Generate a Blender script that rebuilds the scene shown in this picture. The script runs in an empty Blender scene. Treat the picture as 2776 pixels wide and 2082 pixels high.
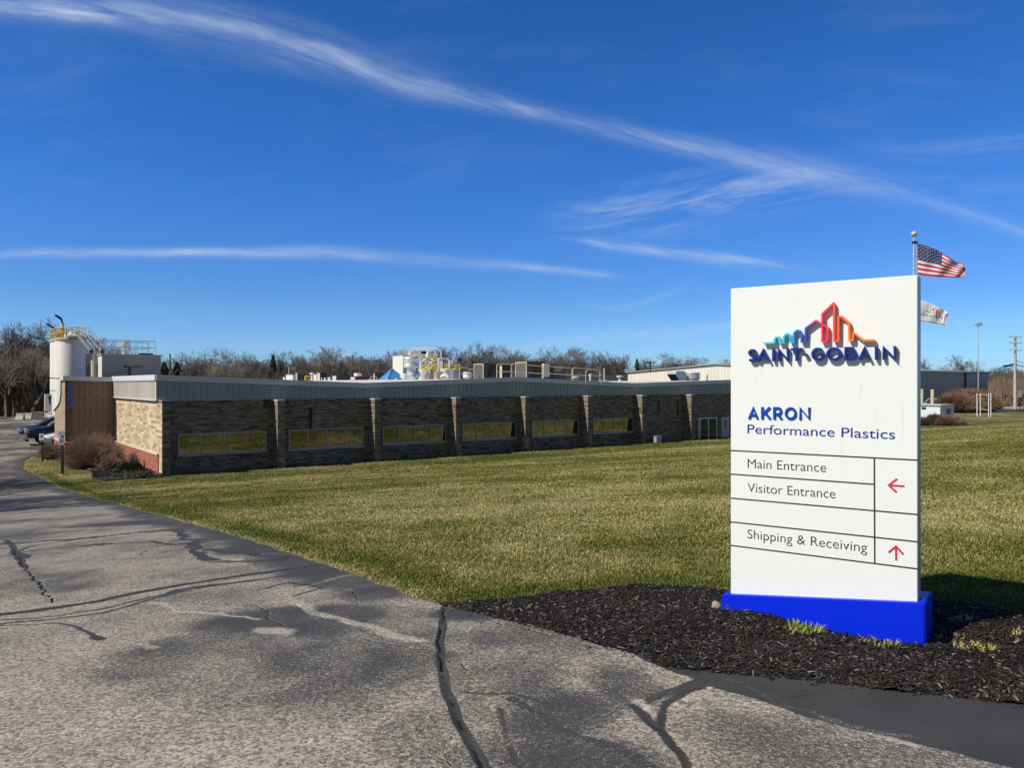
import bpy, bmesh, math, random
import numpy as np
from mathutils import Vector, Matrix
R = math.radians
random.seed(7); rng = np.random.default_rng(7)
S = bpy.context.scene
COL = S.collection

# ---------------------------------------------------------------- camera
F = 2085.0; CX, CY = 1388.0, 1041.0; CAMH = 1.6     # focal length and centre in photograph pixels
cam_d = bpy.data.cameras.new('camera'); cam = bpy.data.objects.new('camera', cam_d); COL.objects.link(cam)
cam.location = (0, 0, CAMH); cam.rotation_euler = (R(90), 0, 0)
cam_d.sensor_width = 36; cam_d.sensor_fit = 'HORIZONTAL'; cam_d.lens = 36 * F / 2776
cam_d.clip_start = 0.1; cam_d.clip_end = 6000
S.camera = cam

# ---------------------------------------------------------------- node helper
class NT:
    def __init__(s, tree): s.t = tree
    def n(s, typ, **kw):
        nd = s.t.nodes.new(typ)
        for k, v in kw.items():
            if k.startswith('_'): setattr(nd, k[1:], v)
        return nd
    def put(s, sock, v):
        if isinstance(v, bpy.types.NodeSocket): s.t.links.new(v, sock)
        elif v is not None: sock.default_value = v
    def m(s, op, a, b=None, c=None, clamp=False):
        nd = s.t.nodes.new('ShaderNodeMath'); nd.operation = op; nd.use_clamp = clamp
        s.put(nd.inputs[0], a)
        if b is not None: s.put(nd.inputs[1], b)
        if c is not None: s.put(nd.inputs[2], c)
        return nd.outputs[0]
    def mix(s, f, a, b, blend='MIX'):
        nd = s.t.nodes.new('ShaderNodeMix'); nd.data_type = 'RGBA'; nd.blend_type = blend
        s.put(nd.inputs[0], f); s.put(nd.inputs[6], a); s.put(nd.inputs[7], b)
        return nd.outputs[2]
    def comb(s, x, y, z):
        nd = s.t.nodes.new('ShaderNodeCombineXYZ')
        s.put(nd.inputs[0], x); s.put(nd.inputs[1], y); s.put(nd.inputs[2], z); return nd.outputs[0]
    def sep(s, v):
        nd = s.t.nodes.new('ShaderNodeSeparateXYZ'); s.put(nd.inputs[0], v); return nd.outputs
    def noise(s, vec, scale, detail=3, rough=.55, dist=0):
        nd = s.t.nodes.new('ShaderNodeTexNoise'); s.put(nd.inputs['Vector'], vec)
        nd.inputs['Scale'].default_value = scale; nd.inputs['Detail'].default_value = detail
        nd.inputs['Roughness'].default_value = rough; nd.inputs['Distortion'].default_value = dist
        return nd.outputs[0]
    def ramp(s, f, stops, interp='LINEAR'):
        nd = s.t.nodes.new('ShaderNodeValToRGB'); s.put(nd.inputs[0], f); cr = nd.color_ramp; cr.interpolation = interp
        while len(cr.elements) < len(stops): cr.elements.new(.5)
        for e, (p, c) in zip(cr.elements, stops):
            e.position = p; e.color = (c, c, c, 1) if isinstance(c, (int, float)) else (*c, 1)
        return nd.outputs[0]
    def sm(s, v, lo, hi, a=0., b=1.):
        nd = s.t.nodes.new('ShaderNodeMapRange'); nd.interpolation_type = 'SMOOTHSTEP'
        s.put(nd.inputs[0], v); nd.inputs[1].default_value = lo; nd.inputs[2].default_value = hi
        nd.inputs[3].default_value = a; nd.inputs[4].default_value = b; return nd.outputs[0]
    def curve(s, f, pts):
        nd = s.t.nodes.new('ShaderNodeFloatCurve'); s.put(nd.inputs['Value'], f)
        cm = nd.mapping.curves[0]
        while len(cm.points) < len(pts): cm.points.new(.5, .5)
        for p, (x, y) in zip(cm.points, pts): p.location = (x, y); p.handle_type = 'AUTO'
        nd.mapping.update(); return nd.outputs[0]

# ---------------------------------------------------------------- sun and sky
SUN_E = R(44.5); SUNH = Vector((-0.895, -0.446)).normalized()
sun_dir = Vector((SUNH.x*math.cos(SUN_E), SUNH.y*math.cos(SUN_E), math.sin(SUN_E)))
sd = bpy.data.lights.new('sun', 'SUN'); so = bpy.data.objects.new('sun', sd); COL.objects.link(so)
so.rotation_euler = (-sun_dir).to_track_quat('-Z', 'Y').to_euler()
sd.energy = 5.0; sd.angle = R(.5); sd.color = (1, .95, .865)

world = bpy.data.worlds.new('World'); S.world = world; world.use_nodes = True
wt = world.node_tree; wt.nodes.clear(); W = NT(wt)
sky = W.n('ShaderNodeTexSky'); sky.sky_type = 'NISHITA'; sky.sun_disc = False
sky.sun_elevation = SUN_E; sky.sun_rotation = math.atan2(SUNH.x, SUNH.y) % (2*math.pi)
sky.altitude = 300; sky.air_density = 1.0; sky.dust_density = .3; sky.ozone_density = 2.0
hs = W.n('ShaderNodeHueSaturation'); hs.inputs['Saturation'].default_value = 1.12; hs.inputs['Hue'].default_value=.515
wt.links.new(sky.outputs[0], hs.inputs['Color'])
# the clouds: thin cirrus and old contrails, laid out by direction in the sky
tc = W.n('ShaderNodeTexCoord').outputs['Generated']
dx, dy, dz = W.sep(tc)
iy = W.m('DIVIDE', 1., W.m('MAXIMUM', dy, .08))
p = W.m('MULTIPLY', dx, iy); q = W.m('MULTIPLY', dz, iy)
front = W.sm(dy, .05, .3)
p01 = W.m('MULTIPLY_ADD', p, 1/1.6, .5)
def P2(x, y): return (((x-1106)/1661.4)/1.6+.5, (829.5-y)/1661.4)      # photo position (2212 px wide) -> curve coordinates
def streak(pts, prof, stretch=2.2, fine=26, seed=0., slant=0., contrast=(.3, .75)):
    """pts: centre line; prof: (x, half width px, strength)"""
    c = W.curve(p01, [P2(*a) for a in pts])
    hw = W.curve(p01, [(P2(a[0], 0)[0], a[1]/100) for a in prof])
    st = W.curve(p01, [(P2(a[0], 0)[0], a[2]) for a in prof])
    wob = W.noise(W.comb(W.m('MULTIPLY', p, 7.), seed, 0.), 1., 3)
    v = W.m('SUBTRACT', W.m('SUBTRACT', q, c), W.m('MULTIPLY', W.m('SUBTRACT', wob, .5), .009))
    vn = W.m('DIVIDE', v, W.m('MULTIPLY', W.m('MAXIMUM', hw, .01), 100/1661.4))
    g = W.m('EXPONENT', W.m('MULTIPLY', W.m('MULTIPLY', vn, vn), -1.))
    nv = W.comb(W.m('ADD', W.m('MULTIPLY', p, stretch), W.m('MULTIPLY', v, slant)), W.m('MULTIPLY', v, fine), seed)
    nz = W.sm(W.noise(nv, 3.2, 8, .68, .5), contrast[0], contrast[1])
    big = W.sm(W.noise(W.comb(W.m('MULTIPLY', p, 2.), W.m('MULTIPLY', v, 9.), seed+4), 3., 4), .25, .62, .35, 1.)
    return W.m('MULTIPLY', W.m('MULTIPLY', g, W.m('MULTIPLY', nz, big)), W.m('MAXIMUM', st, 0.))
c1 = streak([(-120, 5), (150, 18), (400, 48), (650, 100), (900, 178), (1100, 225), (1400, 293), (1600, 338), (1750, 372), (1900, 405), (2100, 462), (2350, 540)],
            [(-100, 26, .85), (100, 24, .9), (300, 32, .75), (520, 44, .62), (700, 40, .62), (900, 30, .5), (1100, 20, .55), (1400, 20, .6), (1620, 26, .6), (1850, 28, .5), (2050, 20, .35), (2250, 16, .35)], 2.2, 13, 1.3, 9, (.16, .85))
c2 = streak([(-120, 560), (0, 551), (200, 545), (500, 545), (700, 547), (850, 556), (1000, 566), (1150, 578), (1340, 597), (1500, 620), (2300, 640)],
            [(-20, 7, 0.), (60, 9, .55), (200, 9, .7), (450, 9, .55), (650, 12, .55), (780, 13, .5), (900, 14, .25), (1050, 12, .3), (1180, 8, .5), (1300, 7, .35), (1400, 5, 0.), (2300, 5, 0.)], 2.2, 13, 3.1, 1, (.1, .8))
c3 = streak([(-100, 510), (1200, 512), (1260, 520), (1400, 540), (1520, 554), (1620, 566), (1740, 580), (1900, 600), (2300, 620)],
            [(1150, 5, 0.), (1240, 6, .15), (1300, 11, .55), (1420, 10, .6), (1540, 14, .65), (1640, 12, .5), (1720, 10, .25), (1800, 9, 0.), (2300, 9, 0.)], 3, 22, 5.7, 14)
c4 = streak([(-100, 700), (1150, 470), (1300, 465), (1450, 440), (1600, 415), (1750, 395), (1850, 388), (2000, 395), (2300, 400)],
            [(1150, 20, 0.), (1260, 40, .35), (1400, 50, .62), (1550, 46, .62), (1700, 36, .55), (1800, 26, .35), (1950, 20, .18), (2200, 30, .12)], 2.0, 17, 8.2, -7, (.34, .8))
c5 = streak([(-100, 740), (400, 748), (800, 760), (1060, 765), (1200, 738), (1300, 725), (1430, 715), (1580, 704), (1700, 700), (2300, 690)],
            [(500, 10, .0), (780, 12, .16), (1000, 12, .15), (1200, 13, .3), (1320, 10, .42), (1450, 10, .45), (1560, 9, .4), (1750, 10, .12), (2300, 8, .1)], 3, 16, 9.9, 4, (.25, .7))
c6 = streak([(-100, 300), (1200, 640), (1330, 662), (1420, 640), (1480, 620), (1800, 330), (2000, 335), (2212, 305), (2350, 290)],
            [(1240, 8, 0.), (1300, 9, .1), (1370, 8, .15), (1450, 8, .3), (1520, 8, 0.), (1800, 20, .03), (1950, 24, .14), (2100, 26, .16), (2300, 20, .1)], 2.4, 18, 12.4, 6)
tot = c1
for c in (c2, c3, c4, c5, c6): tot = W.m('ADD', tot, c)
veil = W.m('MULTIPLY', W.sm(W.noise(W.comb(W.m('MULTIPLY', p, 2.), W.m('MULTIPLY', q, 7.), 2.), 2.2, 5, .6, .4), .5, .85), .05)
tot = W.m('MULTIPLY', W.m('ADD', tot, veil), front, clamp=True)
tint = W.ramp(dz, [(0., (.34, .56, 1.)), (.055, (.31, .53, .90)), (.11, (.255, .49, .82)), (.24, (.19, .51, .86)), (.45, (.155, .50, .78)), (.75, (.13, .34, .50)), (1., (.13, .28, .40))])
# the sky whitens round the sun; unseen back half whitened to neutralise blue shade
sdot = W.m('ADD', W.m('ADD', W.m('MULTIPLY', dx, sun_dir.x), W.m('MULTIPLY', dy, sun_dir.y)), W.m('MULTIPLY', dz, sun_dir.z))
glow = W.m('MAXIMUM', W.sm(sdot, .45, 1., 0., .9), W.m('MULTIPLY', W.sm(dy, .0, -.35), .85))
tint = W.mix(glow, tint, (.40, .40, .36, 1))
skyc = W.mix(1., hs.outputs[0], W.mix(1., tint, (2.5, 2.5, 2.5, 1), 'MULTIPLY'), 'MULTIPLY')
skyc = W.mix(tot, skyc, (10.5, 12., 14.2, 1))
bg = W.n('ShaderNodeBackground'); bg.inputs[1].default_value = .062
wt.links.new(skyc, bg.inputs[0])
wo = W.n('ShaderNodeOutputWorld'); wt.links.new(bg.outputs[0], wo.inputs[0])
S.view_settings.view_transform = 'Standard'; S.view_settings.look = 'None'
S.view_settings.exposure = 0.0; S.view_settings.gamma = 1.0

# ---------------------------------------------------------------- mapping photo positions into the place
ANG = R(37.0); U = Vector((math.cos(ANG), math.sin(ANG))); V = Vector((-math.sin(ANG), math.cos(ANG)))   # along the facade, into the building
CORNER = Vector(((440-CX)/F*35.0, 35.0)); GZ = -2.6                                   # near corner of the plant, its ground level
def hgt(x, y):
    """terrain height; works on arrays. The ground falls from the drive towards the plant."""
    d = -((x-CORNER.x)*V.x + (y-CORNER.y)*V.y)
    t = np.clip((34.3-d)/32.3, 0, 1)
    return GZ*(.6*t + .4*t*t*(3-2*t))
def ray(px, py): return Vector(((px-CX)/F, 1., (CY-py)/F))
def at(px, py, z): r = ray(px, py); return Vector((r.x*z, z, CAMH+r.z*z))
def gnd(px, py):
    r = ray(px, py); lo, hi = 1., 400.
    f = lambda z: CAMH+r.z*z-float(hgt(r.x*z, z))
    z = 1.
    while z < 400 and f(z) > 0: z *= 1.02
    lo = z/1.02; hi = z
    for _ in range(30):
        mid = (lo+hi)/2
        if f(mid) > 0: lo = mid
        else: hi = mid
    return Vector((r.x*lo, lo, float(hgt(r.x*lo, lo))))
def g2(px, py): return gnd(px*2776/2212, py*2776/2212)          # from the 2212 px wide view
def loc(px, z):                                                 # -> position in the plant's own axes
    v = Vector(((px-CX)/F*z, z))-CORNER; return v.dot(U), v.dot(V)
def s_at(px, yl):                                               # facade position seen at column px in the plane yl behind the front line
    k = (px-CX)/F; o = CORNER+V*yl
    s = (k*o.y-o.x)/(U.x-k*U.y); return s, (o+U*s).y
def w_at(sl, yl, z=0): o = CORNER+U*sl+V*yl; return Vector((o.x, o.y, z))
def hz(py, z): return (CY-py)*z/F+CAMH                          # world height seen at row py at depth z

# ---------------------------------------------------------------- mesh helper
class MB:
    def __init__(s): s.v = []; s.f = []; s.mi = []; s.cur = 0
    def add(s, vs, fs):
        b = len(s.v); s.v += [tuple(a) for a in vs]; s.f += [tuple(b+i for i in f) for f in fs]; s.mi += [s.cur]*len(fs); return s
    def box(s, x0, x1, y0, y1, z0, z1):
        return s.add([(x0,y0,z0),(x1,y0,z0),(x1,y1,z0),(x0,y1,z0),(x0,y0,z1),(x1,y0,z1),(x1,y1,z1),(x0,y1,z1)],
                     [(0,3,2,1),(4,5,6,7),(0,1,5,4),(1,2,6,5),(2,3,7,6),(3,0,4,7)])
    def tube(s, a, b, r0, r1=None, n=8, caps=True):
        a = Vector(a); b = Vector(b); r1 = r0 if r1 is None else r1
        d = (b-a).normalized(); e = d.orthogonal().normalized(); g = d.cross(e)
        vs = []
        for c, r in ((a, r0), (b, r1)):
            for i in range(n):
                t = 2*math.pi*i/n; vs.append(c+e*(r*math.cos(t))+g*(r*math.sin(t)))
        fs = [(i, (i+1)%n, n+(i+1)%n, n+i) for i in range(n)]
        if caps: fs += [tuple(range(n-1, -1, -1)), tuple(range(n, 2*n))]
        return s.add(vs, fs)
    def path(s, pts, r, n=6, closed=False):
        pts = [Vector(p) for p in pts]; N = len(pts); vs = []; e = None
        for i, p in enumerate(pts):
            a = pts[(i-1) % N] if (i > 0 or closed) else p; b = pts[(i+1) % N] if (i < N-1 or closed) else p
            d = (b-a).normalized()
            if e is None: e = d.orthogonal().normalized()
            e = (e-d*e.dot(d)).normalized(); g = d.cross(e)
            for k in range(n):
                t = 2*math.pi*k/n; vs.append(p+e*(r*math.cos(t))+g*(r*math.sin(t)))
        fs = []
        for i in range(N if closed else N-1):
            for k in range(n):
                j = (i+1) % N; fs.append((i*n+k, i*n+(k+1)%n, j*n+(k+1)%n, j*n+k))
        if not closed: fs += [tuple(range(n-1, -1, -1)), tuple(range((N-1)*n, N*n))]
        return s.add(vs, fs)
    def lathe(s, prof, n=24, c=(0,0,0)):
        vs = []
        for r, z in prof:
            for i in range(n):
                t = 2*math.pi*i/n; vs.append((c[0]+r*math.cos(t), c[1]+r*math.sin(t), c[2]+z))
        fs = [(j*n+i, j*n+(i+1)%n, (j+1)*n+(i+1)%n, (j+1)*n+i) for j in range(len(prof)-1) for i in range(n)]
        fs += [tuple(range(n-1, -1, -1)), tuple(range((len(prof)-1)*n, len(prof)*n))]
        return s.add(vs, fs)
    def prism(s, poly, axis, a, b):
        """poly: 2D outline; axis: 'x','y','z' extrude axis from a to b"""
        def P(u, v, w): return {'x': (w, u, v), 'y': (u, w, v), 'z': (u, v, w)}[axis]
        n = len(poly); vs = [P(u, v, a) for u, v in poly]+[P(u, v, b) for u, v in poly]
        return s.add(vs, [tuple(range(n-1, -1, -1)), tuple(range(n, 2*n))]+[(i, (i+1)%n, n+(i+1)%n, n+i) for i in range(n)])
    def build(s, name, mat=None, parent=None, smooth=False, bevel=0):
        me = bpy.data.meshes.new(name); me.from_pydata(s.v, [], s.f)
        for m in (mat if isinstance(mat, (list, tuple)) else [mat]):
            if m: me.materials.append(m)
        if any(s.mi): me.polygons.foreach_set('material_index', s.mi)
        bm = bmesh.new(); bm.from_mesh(me); bmesh.ops.recalc_face_normals(bm, faces=bm.faces)
        if bevel: bmesh.ops.bevel(bm, geom=list(bm.edges), offset=bevel, segments=2, affect='EDGES', clamp_overlap=True)
        bm.to_mesh(me); bm.free()
        if smooth:
            me.polygons.foreach_set('use_smooth', [True]*len(me.polygons))
            me.set_sharp_from_angle(angle=R(40))
        o = bpy.data.objects.new(name, me); COL.objects.link(o)
        if parent: o.parent = parent
        return o
def thing(name, label, cat, locv=(0,0,0), rz=0, group=None, scale=None):
    o = bpy.data.objects.new(name, None); COL.objects.link(o); o.location = locv; o.rotation_euler = (0, 0, rz)
    o.empty_display_size = .3
    if scale: o.scale = scale
    o['label'] = label; o['category'] = cat
    if group: o['group'] = group
    return o
def tag(o, label=None, cat=None, group=None, kind=None):
    if label: o['label'] = label
    if cat: o['category'] = cat
    if group: o['group'] = group
    if kind: o['kind'] = kind
    return o
def bigmesh(name, verts, faces, mat, attrs=None, parent=None, smooth=False):
    """numpy mesh; faces an (n,k) array"""
    me = bpy.data.meshes.new(name); nv = len(verts); nf, k = faces.shape
    me.vertices.add(nv); me.vertices.foreach_set('co', np.ascontiguousarray(verts, dtype=np.float32).ravel())
    me.loops.add(nf*k); me.loops.foreach_set('vertex_index', np.ascontiguousarray(faces, dtype=np.int32).ravel())
    me.polygons.add(nf); me.polygons.foreach_set('loop_start', np.arange(0, nf*k, k, dtype=np.int32))
    me.polygons.foreach_set('loop_total', np.full(nf, k, dtype=np.int32))
    if smooth: me.polygons.foreach_set('use_smooth', np.ones(nf, dtype=bool))
    me.update(calc_edges=True)
    for an, (typ, arr) in (attrs or {}).items():
        a = me.attributes.new(an, typ, 'POINT')
        a.data.foreach_set('value' if typ == 'FLOAT' else 'color', np.ascontiguousarray(arr, dtype=np.float32).ravel())
    me.materials.append(mat)
    o = bpy.data.objects.new(name, me); COL.objects.link(o)
    if parent: o.parent = parent
    return o

# value noise on arrays
_L = rng.random((64, 64, 8))
def vn(x, y, k=0):
    xi = np.floor(x).astype(int); yi = np.floor(y).astype(int); fx = x-xi; fy = y-yi
    fx = fx*fx*(3-2*fx); fy = fy*fy*(3-2*fy); g = lambda a, b: _L[a % 64, b % 64, k]
    return (g(xi, yi)*(1-fx)+g(xi+1, yi)*fx)*(1-fy)+(g(xi, yi+1)*(1-fx)+g(xi+1, yi+1)*fx)*fy
def fbm(x, y, o=4, k=0):
    s = 0; a = .5; t = 0
    for i in range(o): s = s+a*vn(x*2**i+i*13.7, y*2**i+i*5.1, (k+i) % 8); t += a; a *= .55
    return s/t
def sst(x, a, b): t = np.clip((x-a)/(b-a), 0, 1); return t*t*(3-2*t)

# ---------------------------------------------------------------- materials
MATS = {}
def mat(name, color, rough=.6, metal=0., var=0., vscale=3., bump=0., bscale=60., coat=0., spec=.5, stretch=None):
    if name in MATS: return MATS[name]
    m = bpy.data.materials.new(name); m.use_nodes = True; T = NT(m.node_tree)
    b = m.node_tree.nodes['Principled BSDF']; b.inputs['Roughness'].default_value = rough
    b.inputs['Metallic'].default_value = metal; b.inputs['Coat Weight'].default_value = coat
    b.inputs['Specular IOR Level'].default_value = spec
    c = (*color, 1)
    co = T.n('ShaderNodeTexCoord').outputs['Object']
    if stretch:
        mp = T.n('ShaderNodeMapping'); mp.inputs['Scale'].default_value = stretch; T.put(mp.inputs[0], co); co2 = mp.outputs[0]
    else: co2 = co
    if var:
        f = T.noise(co2, vscale, 5, .6)
        lo = tuple(x*(1-var) for x in color)+(1,); hi = tuple(min(1, x*(1+var)) for x in color)+(1,)
        T.put(b.inputs['Base Color'], T.mix(T.sm(f, .3, .7), lo, hi))
    else: b.inputs['Base Color'].default_value = c
    if bump:
        bn = T.n('ShaderNodeBump'); bn.inputs['Strength'].default_value = bump; bn.inputs['Distance'].default_value = .01
        T.put(bn.inputs['Height'], T.noise(co, bscale, 3)); T.put(b.inputs['Normal'], bn.outputs[0])
    MATS[name] = m; return m
def brick(name, stops, mortar, bw, bh, ms, offset=.5, bumps=.4, rough=.85, split=None, streaks=True):
    m = bpy.data.materials.new(name); m.use_nodes = True; T = NT(m.node_tree)
    b = m.node_tree.nodes['Principled BSDF']; b.inputs['Roughness'].default_value = rough
    x, y, z = T.sep(T.n('ShaderNodeTexCoord').outputs['Object'])
    vec = T.comb(T.m('ADD', x, y), z, 0.)
    def bt(w, h, ms_, sq=1., vec=vec, off=offset):
        nd = T.n('ShaderNodeTexBrick'); T.put(nd.inputs['Vector'], vec); nd.offset = off; nd.squash = sq; nd.squash_frequency = 3
        nd.inputs['Color1'].default_value = (0, 0, 0, 1); nd.inputs['Color2'].default_value = (1, 1, 1, 1)
        nd.inputs['Mortar'].default_value = (.5, .5, .5, 1); nd.inputs['Scale'].default_value = 1
        nd.inputs['Mortar Size'].default_value = ms_; nd.inputs['Mortar Smooth'].default_value = .1
        nd.inputs['Brick Width'].default_value = w; nd.inputs['Row Height'].default_value = h
        return nd
    k = bt(bw, bh, ms, .72 if split else 1.)
    col = T.ramp(k.outputs['Color'], stops, 'CONSTANT')
    if streaks:
        big = T.noise(T.comb(T.m('MULTIPLY', T.m('ADD', x, y), .5), T.m('MULTIPLY', z, .5), 0.), 1.3, 4)
        col = T.mix(T.sm(big, .3, .75), T.mix(1., col, (.82, .8, .8, 1), 'MULTIPLY'), T.mix(1., col, (1.1, 1.06, 1., 1), 'MULTIPLY'))
    fine = T.noise(vec, 55, 4)
    col = T.mix(.5, col, T.ramp(fine, [(0.25, .55), (.75, 1.35)]), 'MULTIPLY')
    col = T.mix(k.outputs['Fac'], col, (*mortar, 1))
    T.put(b.inputs['Base Color'], col)
    bn = T.n('ShaderNodeBump'); bn.inputs['Strength'].default_value = bumps; bn.inputs['Distance'].default_value = .012
    T.put(bn.inputs['Height'], T.m('ADD', T.m('MULTIPLY', k.outputs['Fac'], -1.), T.m('MULTIPLY', fine, .4))); T.put(b.inputs['Normal'], bn.outputs[0])
    return m
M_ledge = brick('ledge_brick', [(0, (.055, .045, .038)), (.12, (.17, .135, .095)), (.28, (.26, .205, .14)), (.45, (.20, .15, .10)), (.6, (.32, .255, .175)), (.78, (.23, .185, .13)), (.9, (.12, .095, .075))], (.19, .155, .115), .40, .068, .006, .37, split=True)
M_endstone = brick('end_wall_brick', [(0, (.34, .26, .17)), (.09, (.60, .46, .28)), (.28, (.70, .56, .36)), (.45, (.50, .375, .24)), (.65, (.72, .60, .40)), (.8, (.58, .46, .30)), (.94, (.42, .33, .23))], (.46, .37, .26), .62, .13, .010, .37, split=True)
M_red = brick('red_brick', [(0, (.36, .085, .045)), (.3, (.45, .115, .06)), (.6, (.40, .10, .05)), (.85, (.28, .065, .04))], (.42, .26, .20), .24, .082, .008)
M_brown = brick('brown_brick', [(0, (.20, .13, .085)), (.3, (.235, .155, .10)), (.6, (.21, .14, .095)), (.85, (.165, .11, .075))], (.35, .28, .21), .30, .085, .010, 0.0)
M_alu = mat('aluminium', (.34, .36, .37), .45, .2)
M_white = mat('white_trim', (.66, .66, .65), .45, var=.04)
M_band = mat('white_fascia', (.60, .61, .62), .42, var=.06, vscale=.8)
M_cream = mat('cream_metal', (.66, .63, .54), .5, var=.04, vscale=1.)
M_stonecap = mat('limestone', (.55, .50, .43), .8, var=.12, vscale=8)
M_roof = mat('roof_membrane', (.62, .59, .54), .8, var=.12, vscale=.35)
M_soffit = mat('soffit', (.08, .08, .085), .7)
M_black = mat('black_metal', (.012, .012, .014), .45)
M_dark = mat('dark_unit', (.035, .034, .036), .5, var=.25, vscale=2)
M_grey = mat('grey_metal', (.34, .35, .36), .5, var=.06, vscale=2)
M_stringer = mat('stair_steel', (.13, .135, .14), .6)
M_galv = mat('galvanised', (.62, .64, .67), .38, .55, var=.1, vscale=3)
M_yellow = mat('safety_yellow', (.72, .50, .03), .5, var=.08)
M_rail = mat('cream_rail', (.56, .49, .34), .55, var=.12, vscale=2)
M_blueroof = mat('blue_metal_roof', (.07, .30, .58), .4, var=.05)
M_blueroof_d = mat('blue_seam', (.04, .18, .38), .45)
M_beige = mat('beige_panel', (.52, .47, .42), .6, var=.08)
M_bark = mat('bark', (.10, .08, .064), .9, var=.3, vscale=3)
M_twig = mat('twigs', (.175, .145, .12), .9, var=.25, vscale=.6)
M_twig2 = mat('pale_twigs', (.26, .22, .18), .9, var=.25, vscale=.6)
M_twigr = mat('reddish_twigs', (.17, .105, .08), .9, var=.3, vscale=.6)
M_needle = mat('needles', (.028, .045, .026), .8, var=.4, vscale=1.5)
M_leafg = mat('evergreen_leaf', (.035, .07, .018), .6, var=.5, vscale=5)
M_conc = mat('concrete', (.42, .39, .34), .85, var=.15, vscale=2, bump=.3)
M_wood = mat('weathered_wood', (.30, .23, .16), .85, var=.25, vscale=4)
M_tyre = mat('tyre', (.015, .015, .016), .8)
M_rim = mat('rim', (.45, .46, .48), .3, .8)
M_chrome = mat('chrome', (.65, .66, .68), .15, 1.)
M_carglass = mat('car_glass', (.02, .03, .04), .05, 0., spec=.9)
M_lamp = mat('lamp_lens', (.75, .75, .72), .15, spec=.8)
M_rock = mat('rock', (.36, .28, .21), .85, var=.2, vscale=12, bump=.6, bscale=40)
M_greyback = mat('sign_back', (.18, .21, .24), .5)
def ribbed(name, color, period, depth=.4, rough=.45, axis=0):
    m = bpy.data.materials.new(name); m.use_nodes = True; T = NT(m.node_tree)
    b = m.node_tree.nodes['Principled BSDF']; b.inputs['Roughness'].default_value = rough
    x, y, z = T.sep(T.n('ShaderNodeTexCoord').outputs['Object'])
    t = T.m('ADD', x, y)
    f = T.noise(T.comb(T.m('MULTIPLY', t, 1.3), T.m('MULTIPLY', z, .4), 0.), 1.5, 4)
    pn = T.n('ShaderNodeTexWhiteNoise'); pn.noise_dimensions = '1D'; T.put(pn.inputs['W'], T.m('FLOOR', T.m('DIVIDE', t, 1.0)))
    c = T.mix(T.m('ADD', T.m('MULTIPLY', f, .5), T.m('MULTIPLY', pn.outputs[0], .5)), tuple(a*.88 for a in color)+(1,), tuple(min(1, a*1.08) for a in color)+(1,))
    T.put(b.inputs['Base Color'], c)
    MATS[name] = m; return m
M_panel = ribbed('ribbed_fascia', (.30, .33, .32), .3)
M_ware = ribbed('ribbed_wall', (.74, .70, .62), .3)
M_wareshade = ribbed('side_wall', (.30, .32, .335), .3)  # warehouse cladding again, darkened to blue grey for its shaded side
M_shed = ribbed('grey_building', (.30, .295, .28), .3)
# mirror-like bronze glazing with a faint ripple
M_glass = bpy.data.materials.new('bronze_glass'); M_glass.use_nodes = True
T = NT(M_glass.node_tree); b = M_glass.node_tree.nodes['Principled BSDF']
b.inputs['Base Color'].default_value = (.27, .265, .245, 1); b.inputs['Metallic'].default_value = 1; b.inputs['Roughness'].default_value = .02
bn = T.n('ShaderNodeBump'); bn.inputs['Strength'].default_value = .2; bn.inputs['Distance'].default_value = .02
T.put(bn.inputs['Height'], T.noise(T.n('ShaderNodeTexCoord').outputs['Object'], 1.6, 2)); T.put(b.inputs['Normal'], bn.outputs[0])

# ================================================================ GROUND
def near(pts_px, n=1): return [g2(*a) for a in pts_px]
edge_px = [(2212, 1533), (2000, 1510), (1750, 1482), (1550, 1462), (1450, 1452), (1350, 1415), (1200, 1372), (1060, 1338), (950, 1312), (820, 1268), (700, 1225), (600, 1192), (520, 1165), (420, 1137), (340, 1115), (250, 1090), (170, 1066), (120, 1050), (90, 1034)]
ew = near(edge_px)
ez = np.array([2.2, 3.0, 3.5]+[w.y for w in ew]+[38, 42, 46.5, 50, 100, 101]); ex = np.array([14, 6.5, 3.6]+[w.x for w in ew]+[-24.2, -26.6, -28.5, -25, -50, -50.])
ez = np.maximum.accumulate(ez+np.arange(len(ez))*1e-4)
def edge_x(z): return np.interp(z, ez, ex)
# mulch bed: between the drive edge and this back line
back_px = [(955, 1311), (1100, 1297), (1200, 1284), (1300, 1275), (1400, 1270), (1500, 1273), (1580, 1279)]
bw_ = near(back_px)
bx = np.array([w.x for w in bw_]+[2.2, 2.9, 3.2, 3.6, 4.1, 5.2, 8]); bz = np.array([w.y for w in bw_]+[5.95, 5.75, 5.35, 5.15, 5.35, 5.2, 5.0])
def mulch_mask(x, z):
    wob = (vn(x*3, z*3, 2)-.5)*.12
    return (x > edge_x(z)-.02) & (z < np.interp(x, bx, bz)+wob) & (x < 7) & (x > -.55)
def bed2(x, z):  # bed by the building corner, in the plant's axes
    sx = (x-CORNER.x)*U.x+(z-CORNER.y)*U.y; sy = (x-CORNER.x)*V.x+(z-CORNER.y)*V.y
    return (sx < .2) & (sx > -2.6-.8*(vn(x*.7, z*.7)-.5)) & (sy > -.4) & (sy < 11.4)
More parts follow.
